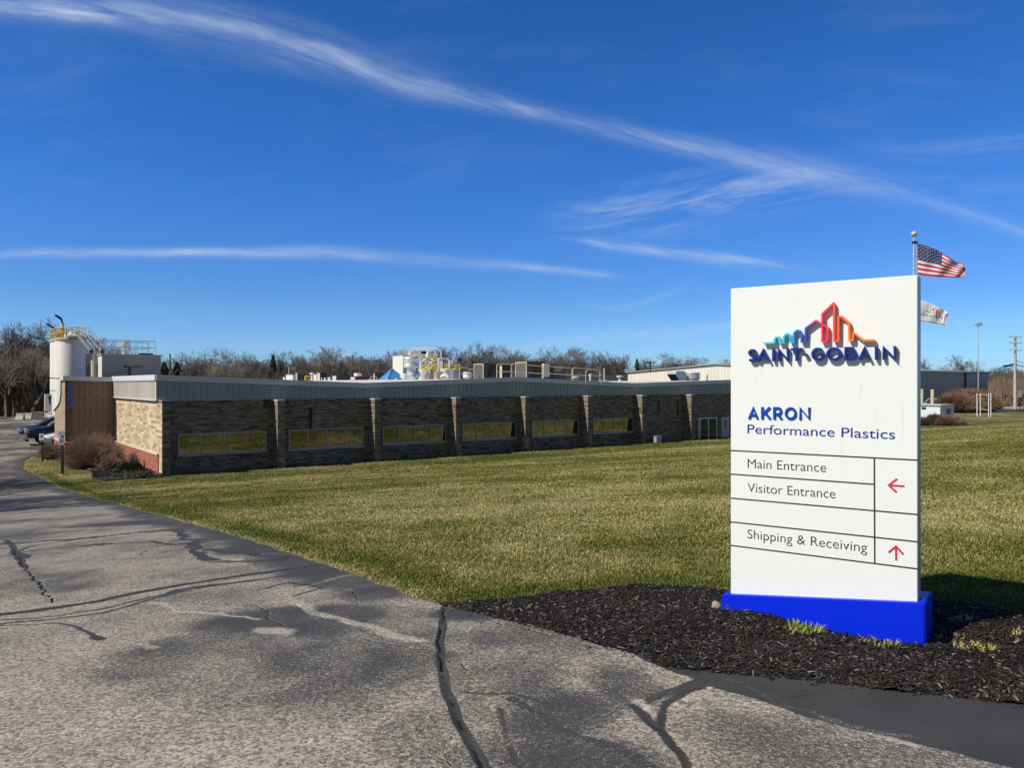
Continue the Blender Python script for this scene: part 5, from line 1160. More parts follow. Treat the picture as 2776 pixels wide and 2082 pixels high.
mo = .16+.16*2.6
flat_text('SAINT-GOBAIN', fl(2489, 853, mo), fl(2560, 866, mo), .20, 0, mat('flag_navy', (.03, .05, .25), .8), t, a)
mb = MB(); mb.path([fl(x, y, mo) for x, y in ((2500, 848), (2508, 846), (2510, 842), (2514, 842), (2516, 847), (2522, 846), (2524, 840), (2530, 836))], .022, 4); mb.build('logo_line', mat('logo_blue', (.05, .15, .4), .7), t)
mb = MB(); mb.path([fl(x, y, mo) for x, y in ((2530, 836), (2532, 850), (2532, 838), (2537, 832), (2538, 850), (2541, 850), (2541, 838), (2545, 842), (2546, 851), (2553, 853))], .022, 4); mb.build('logo_line', mat('logo_red', (.6, .05, .05), .7), t)

# ================================================================ POLES, WIRES, FRAME, SHED
zz_ = 150; c_ = at(2652, 882, zz_); t = thing('mast_light', 'very tall thin light mast behind the warehouse', 'light mast', (c_.x, c_.y, GZ), 0); h = c_.z-GZ
mb = MB(); mb.tube((0, 0, 0), (0, 0, h), .11, .06, n=8); mb.build('pole', M_galv, t); mb = MB(); mb.box(-.65, .65, -.3, .3, h-.1, h+.35); mb.box(-.3, .5, -.3, .3, h+.35, h+.55); mb.build('lamp_head', M_galv, t)
zz_ = 128; c_ = at(2752, 909, zz_); t = thing('utility_pole', 'pale wooden utility pole with cross arms at far right', 'utility pole', (c_.x, c_.y, GZ), 0); h = c_.z-GZ
mb = MB(); mb.tube((0, 0, 0), (0, 0, h), .27, .18, n=10); mb.build('pole', mat('pale_pole', (.46, .40, .34), .85, var=.15, vscale=1.5), t, smooth=True)
for k, (yy, wl, wr) in enumerate(((914, 1.15, .75), (930, 1.05, .75), (949, 1.0, .75))):
    z0 = hz(yy, zz_)-GZ; mb = MB(); mb.tube((-wl, -.3, z0+.1), (wr, -.3, z0-.1), .06, n=5)
    for x_ in (-wl, wr): mb.lathe([(.09, z0-.1), (.12, z0), (.09, z0+.2)], 8, (x_, -.3, 0))
    mb.build('cross_arm', M_grey, t)
p3 = Vector((0, 0, 0))
def wire(a, b_, sag, r, lab, m=M_black):
    pts = [Vector(a).lerp(Vector(b_), k/14)-Vector((0, 0, sag*4*(k/14)*(1-k/14))) for k in range(15)]; mb = MB(); mb.path(pts, r, 4); tag(mb.build('power_line', m), lab, 'cable', 'overhead wires at the far right')
pc = at(2752, 985, 128); pr_ = at(2860, 995, 120)
wire(at(2752, 983, 128), at(2648, 1000, 210), .6, .05, 'upper overhead wire left of the utility pole'); wire(at(2752, 986, 128), at(2600, 1003, 230), 1.2, .07, 'middle overhead wire left of the utility pole'); wire(at(2752, 987, 128), at(2830, 995, 120), .3, .08, 'thick overhead wire right of the utility pole'); wire(at(2752, 991, 128), at(2650, 1004, 200), 1.0, .06, 'lowest overhead wire left of the utility pole'); wire(at(2752, 977, 128), at(2850, 990, 120), .3, .05, 'thin overhead wire right of the utility pole')
# splice box on the wire
a = at(2735, 991, 132); mb = MB(); mb.tube(a-Vector((.9, 0, .1)), a+Vector((.7, 0, .08)), .16, n=6); tag(mb.build('splice_case', M_black), 'black splice case hanging on the wire left of the utility pole', 'splice case')
# faint pylon
for px, z, yt, lb in ((2600, 420, 985, 'faint lattice pylon behind the warehouse roof'), (2650, 420, 978, 'faint cross armed pylon behind the tall light mast'), (1966, 400, 972, 'faint pylon left of the tall sign')):
    c_ = at(px, yt, z); t = thing('pylon', lb, 'pylon', (c_.x, c_.y, GZ), 0); h = c_.z-GZ; mb = MB()
    for s1_ in (-1, 1): mb.tube((s1_*1.6, 0, 0), (s1_*.3, 0, h), .18, n=4)
    for k in range(6): z0 = h*k/6; mb.tube((-1.6+k*.2, 0, z0), (1.6-(k+1)*.2, 0, h*(k+1)/6), .1, n=3); mb.tube((1.6-k*.2, 0, z0), (-1.6+(k+1)*.2, 0, h*(k+1)/6), .1, n=3)
    mb.build('lattice', M_grey, t)
    for k in (.86, .94): mb = MB(); mb.tube((-4.5, 0, h*k), (4.5, 0, h*k), .15, n=4); mb.build('cross_arm', M_grey, t)
for px, z, yt in ((461, 190, 959), (955, 210, 962)):
    c_ = at(px, yt, z); t = thing('wood_pole', 'dark pole rising from the trees at left' if px < 600 else 'dark pole rising from the trees left of the blue pyramid', 'pole', (c_.x, c_.y, GZ), 0); h = c_.z-GZ
    mb = MB(); mb.tube((0, 0, 0), (0, 0, h), .22, .18, n=6); mb.build('pole', M_bark, t); mb = MB(); mb.tube((0, 0, h-1.3), (1.6, 0, h-1.3), .06, n=4); mb.build('cross_arm', M_grey, t)
# four white posts frame on the lawn
pg = gnd(2692, 1131); t = thing('post_frame', 'open frame of four white posts standing on the lawn at right', 'frame', pg, R(20)); h = hz(1066, pg.y)-pg.z; q_ = pg.y/F
for x_, y_ in ((-16, 0), (-6, 2.), (6, .5), (12, 2.2)): mb = MB(); mb.tube((x_*q_, y_, -.3), (x_*q_, y_, h-(.0 if y_ < 1 else .05)), .055, n=8); mb.build('post', M_white, t, smooth=True)
mb = MB(); mb.tube((-15*q_, .1, h*.30), (12*q_, 2.1, h*.30), .035, n=5); mb.tube((-15*q_, .1, h*.93), (-6*q_, 2., h*.93), .03, n=5); mb.build('cross_bar', M_white, t)
# utility shed, bollards, vehicle
pg = gnd(2549, 1136); zs_ = 84.; c_ = at(2549, 1041, zs_); t = thing('utility_shed', 'small white flat roofed shed on the lawn before the warehouse', 'shed', (c_.x, c_.y, float(hgt(c_.x, zs_))), ANG)
w = uw(2549, 2586, zs_); d = dw(2480, 2549, zs_); hh_ = hz(1100, zs_)-float(hgt(c_.x, zs_)); M_shw = mat('shed_white', (.66, .70, .74), .5, var=.04)
mb = MB(); mb.box(0, w, 0, d, 0, hh_); mb.build('wall', M_shw, t); mb = MB(); mb.box(-.15, w+.2, -.15, d+.15, hh_, hh_+.10); mb.build('roof', M_stonecap, t); mb = MB(); mb.box(w*.45, w*.75, -.03, -.001, hh_*.45, hh_*.8); mb.build('window', M_carglass, t); mb = MB(); mb.box(-.03, -.001, d*.55, d*.72, hh_*.75, hh_*.9); mb.build('vent', M_dark, t)
for px, yt, lb in ((2499, 1055, 'cream pipe bollard beside the sign edge'), (2528, 1056, 'cream pipe bollard behind the white shed')):
    c_ = at(px, yt, 100); t = thing('bollard', lb, 'bollard', (c_.x, c_.y, GZ), 0, 'cream bollards behind the shed'); mb = MB(); mb.tube((0, 0, 0), (0, 0, c_.z-GZ-.1), .22, n=12); mb.build('post', M_rail, t, smooth=True); mb = MB(); mb.lathe([(.22, c_.z-GZ-.1), (.15, c_.z-GZ)], 12); mb.build('cap', M_yellow, t)
# road with pale kerb at far right, and its sign
pts = [(58, 132), (75, 118), (110, 108), (200, 120), (200, 140), (110, 126), (82, 130), (60, 141)]
mb = MB(); mb.add([(x, y, float(hgt(x, y))+.03) for x, y in pts], [tuple(range(8))]); tag(mb.build('road', mat('road_asphalt', (.05, .05, .052), .85, var=.15)), kind='structure')
mb = MB()
for (x0, y0), (x1, y1) in zip(pts[4:7], pts[5:8]): mb.path([(x0, y0+.2, GZ+.12), (x1, y1+.2, GZ+.12)], .28, 4)
tag(mb.build('kerb', M_stonecap), kind='structure')
c_ = at(2765, 1058, 118); t = thing('road_sign', 'small grey backed road sign at the far right road', 'sign', (c_.x, c_.y, GZ), 0); mb = MB(); mb.tube((0, 0, 0), (0, 0, c_.z-GZ), .06, n=6); mb.build('post', M_black, t); mb = MB(); mb.box(-.3, .3, -.05, -.02, c_.z-GZ-1.1, c_.z-GZ); mb.build('plate', M_grey, t)
# ---- signs at the left
pg = gnd(169, 1288); z0 = pg.y; t = thing('parking_sign', 'two small grey plates on a black post at the grass corner', 'sign', pg, R(-8)); h = hz(1169, z0)-pg.z; q_ = z0/F
mb = MB(); mb.box(-.045, .045, -.045, .045, -.1, h-.05); mb.build('post', M_black, t); mb = MB(); mb.box(-.10, .10, -.10, .10, -.05, .03); mb.build('post_base', M_yellow, t)
M_platef = mat('plate_grey', (.20, .26, .33), .4); mb = MB(); mb.box(-9*q_, 12*q_, -.08, -.05, h-.21, h); mb.build('plate', M_platef, t, bevel=.006); mb = MB(); mb.box(-7*q_, 8*q_, -.08, -.05, h-.65, h-.30); p2 = mb.build('plate', M_platef, t, bevel=.006)
mb = MB(); mb.path([(-.06, -.085, h-.40), (.0, -.085, h-.37), (.06, -.085, h-.40), (.07, -.085, h-.46), (.0, -.085, h-.46), (-.04, -.085, h-.50)], .014, 5); mb.build('symbol', M_black, p2)
zz_ = 41.5; c_ = at(115, 1176, zz_); gz = float(hgt(c_.x, zz_)); t = thing('one_way_sign', 'small white one way sign with black arrow by the parked cars', 'sign', (c_.x, c_.y, gz), R(-10)); h = c_.z-gz; q_ = zz_/F
mb = MB(); mb.box(-.03, .03, -.03, .03, 0, h-.05); mb.build('post', M_black, t); mb = MB(); mb.box(-7.3*q_, 7.3*q_, -.06, -.035, h-18*q_, h); pt = mb.build('plate', mat('plate_white', (.6, .62, .66), .45), t, bevel=.005)
def sgtxt(body, zc, wd, sz):
    flat_text(body, (-wd/2, -.064, zc), (wd/2, -.064, zc), sz, 0, M_black, pt, None)
sgtxt('ONE', h-6*q_, .20, .13); sgtxt('WAY', h-11.5*q_, .24, .13)
mb = MB(); mb.box(-.10, .05, -.068, -.062, h-.31, h-.285); mb.prism([(.05, h-.34), (.12, h-.2975), (.05, h-.255)], 'y', -.068, -.062); mb.build('arrow', M_black, pt)
c_ = gnd(109, 1228); t = thing('ground_light', 'small pale round ground fitting beside the low brown shrub', 'light', c_, 0); mb = MB(); mb.lathe([(.09, 0), (.11, .1), (.08, .16), (.02, .18)], 12); mb.build('globe', M_rail, t, smooth=True)
# concrete blocks and a pallet at the back of the car park
def jersey(px0, px1, z, lab):
    a = at(px0, 1041, z); b_ = at(px1, 1041, z+.1); gz = float(hgt(a.x, z)); d = Vector((b_.x-a.x, b_.y-a.y)); t = thing('concrete_barrier', lab, 'barrier', (a.x, a.y, gz), math.atan2(d.y, d.x), 'concrete barriers at the car park edge'); w = d.length
    mb = MB(); mb.prism([(-.35, 0), (.35, 0), (.30, .18), (.14, .5), (.10, .78), (-.10, .78), (-.14, .5), (-.30, .18)], 'x', .02, w-.02); mb.build('block', M_conc, t)
jersey(44, 66, 90, 'leftmost pale concrete barrier'); jersey(66, 88, 91, 'pale concrete barrier left of the pallets'); jersey(108, 130, 92, 'shadowed concrete barrier right of the pallets')
a = at(89, 1041, 89); t = thing('pallet_stack', 'stack of weathered pallets against the concrete barrier', 'pallets', (a.x, a.y, GZ), R(8)); mb = MB()
for k in range(6):
    for j in range(3): mb.box(.0, .8, j*.4, j*.4+.09, k*.17, k*.17+.10)
    for j in range(5): mb.box(j*.18, j*.18+.11, -.03, .93, k*.17+.101, k*.17+.12)
mb.build('slats', M_wood, t)
# parking bay lines
for k, (a, b_) in enumerate((((0, 1163), (70, 1160)), ((0, 1178), (40, 1176)), ((0, 1216), (60, 1213)))):
    A = gnd(*a); B = gnd(*b_); d = (B-A).normalized(); n = Vector((-d.y, d.x, 0))*.06; mb = MB(); mb.add([A-n+Vector((0, 0, .035)), B-n+Vector((0, 0, .035)), B+n+Vector((0, 0, .035)), A+n+Vector((0, 0, .035))], [(0, 1, 2, 3)]); tag(mb.build('bay_line', M_white), kind='structure')

# ================================================================ CARS
def car(lab, px, z, heading, paint, kind='sedan', scale=1., grp='cars parked behind the entrance wing'):
    """origin: centre of the front bumper on the ground; x runs backwards"""
    c_ = at(px, 1041, z); gz = float(hgt(c_.x, z))+.03
    t = thing({'pickup': 'pickup_truck', 'sedan': 'parked_car', 'suv': 'parked_car'}[kind], lab, {'pickup': 'pickup truck'}.get(kind, 'car'), (c_.x, c_.y, gz), heading, grp)
    if kind == 'pickup': L_, Wd2, sec = 5.7, 1.0, [(0, .55, 1.02), (.06, .50, 1.14), (1.25, .45, 1.26), (1.6, .45, 1.30), (2.3, .45, 1.30), (3.9, .45, 1.32), (4.0, .45, 1.34), (5.65, .5, 1.34), (5.7, .55, 1.3)]; cab = [(1.35, 1.27), (2.15, 1.88), (2.45, 1.92), (3.55, 1.92), (3.9, 1.85), (4.0, 1.3)]; wr = .42; wx = (1.0, 4.6)
    elif kind == 'suv': L_, Wd2, sec = 4.7, .92, [(0, .45, .78), (.1, .35, .92), (1.1, .32, 1.04), (1.3, .32, 1.06), (4.4, .32, 1.10), (4.65, .4, 1.0), (4.7, .5, .9)]; cab = [(1.1, 1.03), (1.9, 1.60), (2.3, 1.68), (3.9, 1.68), (4.3, 1.58), (4.6, 1.05)]; wr = .36; wx = (.9, 3.7)
    else: L_, Wd2, sec = 4.6, .90, [(0, .36, .60), (.1, .28, .72), (1.1, .25, .92), (1.4, .25, .95), (3.8, .25, 1.0), (4.5, .3, .98), (4.6, .45, .85)]; cab = [(1.2, .92), (2.0, 1.36), (2.4, 1.43), (3.2, 1.42), (3.6, 1.36), (4.2, .98)]; wr = .33; wx = (.85, 3.6)
    vs = []; fs = []
    n = 10
    for x, zb, zt in sec:                                     # loft with rounded shoulders
        tf_ = min(1, .80+x*.5) if x < .4 else (min(1, .84+(L_-x)*.5) if x > L_-.4 else 1); w = Wd2*tf_
        vs += [(x, -w*.96, zb), (x, -w, zb+.2), (x, -w, zt-.22), (x, -w*.95, zt-.06), (x, -w*.80, zt), (x, w*.80, zt), (x, w*.95, zt-.06), (x, w, zt-.22), (x, w, zb+.2), (x, w*.96, zb)]
    m_ = len(sec)
    for i in range(m_-1):
        for k in range(n-1): fs.append((i*n+k, i*n+k+1, (i+1)*n+k+1, (i+1)*n+k))
        fs.append((i*n+n-1, i*n, (i+1)*n, (i+1)*n+n-1))
    fs += [tuple(range(n)), tuple(range(m_*n-1, (m_-1)*n-1, -1))]
    mb = MB(); mb.add(vs, fs); mb.build('body', paint, t, smooth=True)
    def cabin(inset, zo, y0s): pass
    mb = MB(); vs = []                                        # greenhouse: glass block with painted pillars and roof
    for x, zt in cab: w = Wd2*(.93 if zt < 1.35 and kind != 'sedan' or zt < 1.0 else .76); vs += [(x, -w, zt), (x, w, zt)]
    nn = len(cab); base = cab[0][1]-.02
    fs = [(2*i, 2*i+2, 2*i+3, 2*i+1) for i in range(nn-1)]+[tuple(2*i for i in range(nn-1, -1, -1)), tuple(2*i+1 for i in range(nn)), (0, 1, 2*nn-1, 2*nn-2)]
    mb.add(vs, fs); gh = mb.build('windows', M_carglass, t)
    mb = MB(); roofp = cab[1:-1]; vs = []
    for x, zt in roofp: vs += [(x, -Wd2*.77, zt+.004), (x, Wd2*.77, zt+.004), (x, Wd2*.77, zt+.05), (x, -Wd2*.77, zt+.05)]
    k_ = len(roofp); fs = []
    for i in range(k_-1):
        for a, b_ in ((0, 1), (1, 2), (2, 3), (3, 0)): fs.append((4*i+a, 4*i+b_, 4*i+4+b_, 4*i+4+a))
    fs += [(0, 1, 2, 3), (4*k_-1, 4*k_-2, 4*k_-3, 4*k_-4)]; mb.add(vs, fs)
    for sgn in (-1, 1):
        mb.tube((cab[0][0], sgn*Wd2*.90, cab[0][1]), (cab[1][0], sgn*Wd2*.77, cab[1][1]+.02), .045, n=6); mb.tube((cab[-1][0], sgn*Wd2*.90, cab[-1][1]), (cab[-2][0], sgn*Wd2*.77, cab[-2][1]+.02), .06, n=6)
        xm = (cab[1][0]+cab[-2][0])/2+.1; mb.tube((xm, sgn*Wd2*.94, cab[0][1]), (xm, sgn*Wd2*.775, cab[2][1]+.02), .045, n=6)
    mb.build('roof', paint, t)
    for sgn in (-1, 1):
        for x in wx:
            mb = MB(); y0 = sgn*Wd2; mb.tube((x, y0-.24*sgn, wr), (x, y0+.015*sgn, wr), wr, n=24); wh = mb.build('wheel', M_tyre, t); mb = MB(); mb.tube((x, y0-.05*sgn, wr), (x, y0+.025*sgn, wr), wr*.62, n=18)
            for q in range(6): an = q*math.pi/3; mb.box(x-.02, x+.02, min(y0+.026*sgn, y0+.04*sgn), max(y0+.026*sgn, y0+.04*sgn), wr-.02, wr+wr*.5) if q == 0 else mb.tube((x, y0+.03*sgn, wr), (x+math.cos(an)*wr*.58, y0+.03*sgn, wr+math.sin(an)*wr*.58), .02, n=4)
            mb.build('rim', M_rim, wh)
        zt = sec[1][2]
        mb = MB(); mb.prism([(sgn*Wd2*.50, zt-.28), (sgn*Wd2*.85, zt-.26), (sgn*Wd2*.86, zt-.05), (sgn*Wd2*.50, zt-.09)] , 'x', -.03, .12); mb.build('headlight', M_lamp, t)
        mb = MB(); mb.box(cab[0][0]+.35, cab[0][0]+.55, min(sgn*Wd2*1.0, sgn*Wd2*1.2), max(sgn*Wd2*1.0, sgn*Wd2*1.2), cab[0][1]+.02, cab[0][1]+.2); mb.build('mirror', M_chrome if kind == 'pickup' else paint, t, bevel=.03)
    zt = sec[1][2]
    mb = MB(); mb.box(-.04, .02, -Wd2*.48, Wd2*.48, zt-.40, zt-.08); gr = mb.build('grille', M_black, t)
    mb = MB()
    for k in range(3): mb.box(-.06, -.041, -Wd2*.5, Wd2*.5, zt-.40+k*.13, zt-.36+k*.13)
    mb.build('grille_bar', M_chrome, gr)
    mb = MB(); zb = sec[0][1]
    if kind == 'pickup': mb.box(-.16, .04, -Wd2*.95, Wd2*.95, .42, .66); mb.build('bumper', M_chrome, t, bevel=.04); mb = MB(); mb.box(-.08, .1, -Wd2*.85, Wd2*.85, .28, .41); mb.build('lower_valance', M_black, t); mb = MB(); mb.box(-.04, .14, Wd2*.80, Wd2*.93, zt-.3, zt-.1); mb.box(-.04, .14, -Wd2*.93, -Wd2*.80, zt-.3, zt-.1); mb.build('indicator', mat('amber', (.7, .16, .03), .3), t)
    else: mb.box(-.05, .1, -Wd2*.7, Wd2*.7, zb, zb+.18); mb.build('bumper', M_black, t, bevel=.03)
    return t
HD = ANG
paint_black = mat('paint_black', (.006, .007, .010), .3, coat=.25); paint_navy = mat('paint_navy', (.010, .018, .045), .28, .2, coat=.4); paint_white = mat('paint_white', (.62, .64, .66), .3, coat=.6); paint_silver = mat('paint_silver', (.50, .52, .55), .28, .4, coat=.6)
car('black pickup truck with chrome bumper poking out from behind the brick wing', 70, 52.5, HD, paint_black, 'pickup')
car('dark blue car beyond the black pickup', 52, 60, HD, paint_navy, 'sedan')
car('silver white car nearest the brick wing in front of the pickup', 112, 51.2, HD, paint_white, 'sedan')
car('white car far behind the blue car', 122, 84, HD, paint_white, 'sedan'); car('silver car partly behind the far white car', 118, 90, HD, paint_silver, 'sedan')
c_ = at(2512, 1085, 118); tt = car('white vehicle parked behind the small shed', 2500, 116, R(20), paint_white, 'pickup', grp='vehicles')

# ================================================================ BARE TREES AND SHRUBS
def branches(seed, kind):
    """unit-height bare tree as (a, b, ra, rb, level) arrays"""
    rg = random.Random(seed); out = []
    def grow(p, d, L, r, lv, mx_):
        n = 3 if lv < 2 else 2; q = p
        for k in range(n):
            d = (d+Vector((rg.gauss(0, .12), rg.gauss(0, .12), rg.gauss(0, .08)+.05))).normalized(); e = q+d*(L/n); r2 = r*(1-.28*(k+1)/n)
            out.append((q, e, r*(1-.28*k/n), r2, lv)); q = e
            if lv >= 1 and lv < mx_ and k < n-1 and rg.random() < .75: child(q, d, L*.62, r2*.5, lv+1, mx_)
        if lv < mx_:
            nch = {'oak': 3, 'tall': 2, 'vase': 4, 'elm': 3, 'thin': 2}[kind] if lv == 0 else (3 if rg.random() < .45 else 2)
            for k in range(nch): child(q, d, L*rg.uniform(.62, .88), r2*rg.uniform(.55, .72), lv+1, mx_)
    def child(p, d, L, r, lv, mx_):
        sp = {'oak': .75, 'tall': .42, 'vase': .5, 'elm': .62, 'thin': .4}[kind]*(1 if lv < 3 else 1.1)
        ax = d.orthogonal().normalized(); ax = Matrix.Rotation(rg.uniform(0, 6.283), 3, d) @ ax; dd = Matrix.Rotation(rg.gauss(sp, .18), 3, ax) @ d
        dd = (dd+Vector((0, 0, .12))).normalized(); grow(p, dd, L, r, lv, mx_)
    L0 = {'oak': .24, 'tall': .34, 'vase': .12, 'elm': .28, 'thin': .36}[kind]; mx_ = {'oak': 7, 'tall': 7, 'vase': 6, 'elm': 7, 'thin': 7}[kind]
    grow(Vector((0, 0, -.02)), Vector((rg.gauss(0, .04), rg.gauss(0, .04), 1)).normalized(), L0, .016 if kind != 'thin' else .010, 0, mx_)
    top = sorted(s[1].z for s in out)[int(len(out)*.985)]; k = 1/top
    return [(a*k, b_*k, max(ra*k, .0017), max(rb*k, .0013), lv) for a, b_, ra, rb, lv in out]
def segmesh(name, segs, m):
    n = len(segs); A = np.array([s[0] for s in segs]); B = np.array([s[1] for s in segs]); ra = np.array([s[2] for s in segs]); rb = np.array([s[3] for s in segs])
    D = B-A; D /= np.linalg.norm(D, axis=1)[:, None]+1e-9; E = np.cross(D, np.array([.3, .9, .31])); E /= np.linalg.norm(E, axis=1)[:, None]+1e-9; G = np.cross(D, E); vs = []
    for c, r in ((A, ra), (B, rb)):
        for k in range(3): t = 2*math.pi*k/3; vs.append(c+E*(r*math.cos(t))[:, None]+G*(r*math.sin(t))[:, None])
    V_ = np.stack(vs, 1).reshape(-1, 3); i = np.arange(n)[:, None]*6; f = np.concatenate([i+np.array([k, (k+1) % 3, 3+(k+1) % 3, 3+k]) for k in range(3)], 0)
    me = bpy.data.meshes.new(name); nf = len(f)
    me.vertices.add(len(V_)); me.vertices.foreach_set('co', V_.astype(np.float32).ravel()); me.loops.add(nf*4); me.loops.foreach_set('vertex_index', f.astype(np.int32).ravel()); me.polygons.add(nf)
    me.polygons.foreach_set('loop_start', np.arange(0, nf*4, 4, dtype=np.int32)); me.polygons.foreach_set('loop_total', np.full(nf, 4, dtype=np.int32)); me.update(calc_edges=True); me.materials.append(m); return me
TREE = {}
for kd in ('oak', 'tall', 'vase', 'elm', 'thin'):
    TREE[kd] = []
    for s in range(3 if kd != 'thin' else 2):
        sg = branches(hash_ := (sum(map(ord, kd))*7+s*31), kd); tr_ = [q for q in sg if q[4] <= 1]; cr_ = [q for q in sg if q[4] > 1]
        TREE[kd].append((segmesh('trunk', tr_, M_bark), segmesh('crown', cr_, {'vase': M_twig2, 'tall': M_twig, 'oak': M_twig, 'elm': M_twig, 'thin': M_twig2}[kd])))
        print(kd, len(sg))
def conifer_mesh():
    rg = random.Random(5); mb = MB()
    for k in range(26):
        z = .10+.88*k/26; r = .27*(1-z)**.8*rg.uniform(.6, 1.15)+.01; n = 9
        for j in range(n):
            a = 6.283*(j+rg.random()*.7)/n+k; rr_ = r*rg.uniform(.7, 1.2); w = .045*(1.15-z); tip = Vector((math.cos(a)*rr_, math.sin(a)*rr_, z-.05*rg.random()-.03)); s_ = Vector((-math.sin(a), math.cos(a), 0))*w
            q = Vector((math.cos(a)*rr_*.5, math.sin(a)*rr_*.5, z+.01)); mb.add([(0, 0, z+.04), q+s_, tip, q-s_, q-Vector((0, 0, .05))], [(0, 1, 2, 3), (0, 4, 2), (1, 4, 3)])
    me = bpy.data.meshes.new('crown'); me.from_pydata(mb.v, [], mb.f); me.materials.append(M_needle); return me
tm = MB(); tm.tube((0, 0, 0), (0, 0, .95), .016, .003, n=6); trk = bpy.data.meshes.new('trunk'); trk.from_pydata(tm.v, [], tm.f); trk.materials.append(M_bark)
TREE['conifer'] = [(trk, conifer_mesh())]
_tc = [0]
def tree(px, yt, z, kind, lab, grp='bare trees along the skyline', wide=1., var=None):
    c_ = at(px, yt, z); gz = float(hgt(c_.x, z)); h = c_.z-gz; _tc[0] += 1
    t = thing('conifer' if kind == 'conifer' else 'bare_tree', lab, 'conifer' if kind == 'conifer' else 'tree', (c_.x, c_.y, gz), random.uniform(0, 6.28), grp, (h*wide, h*wide, h))
    ms = TREE[kind]; a, b_ = ms[(var if var is not None else _tc[0]) % len(ms)]
    for nm, me in (('trunk', a), ('crown', b_)): o = bpy.data.objects.new(nm, me); COL.objects.link(o); o.parent = t
EG = 'evergreens in the tree line'; LW = 'tall bare trees left of the silos'
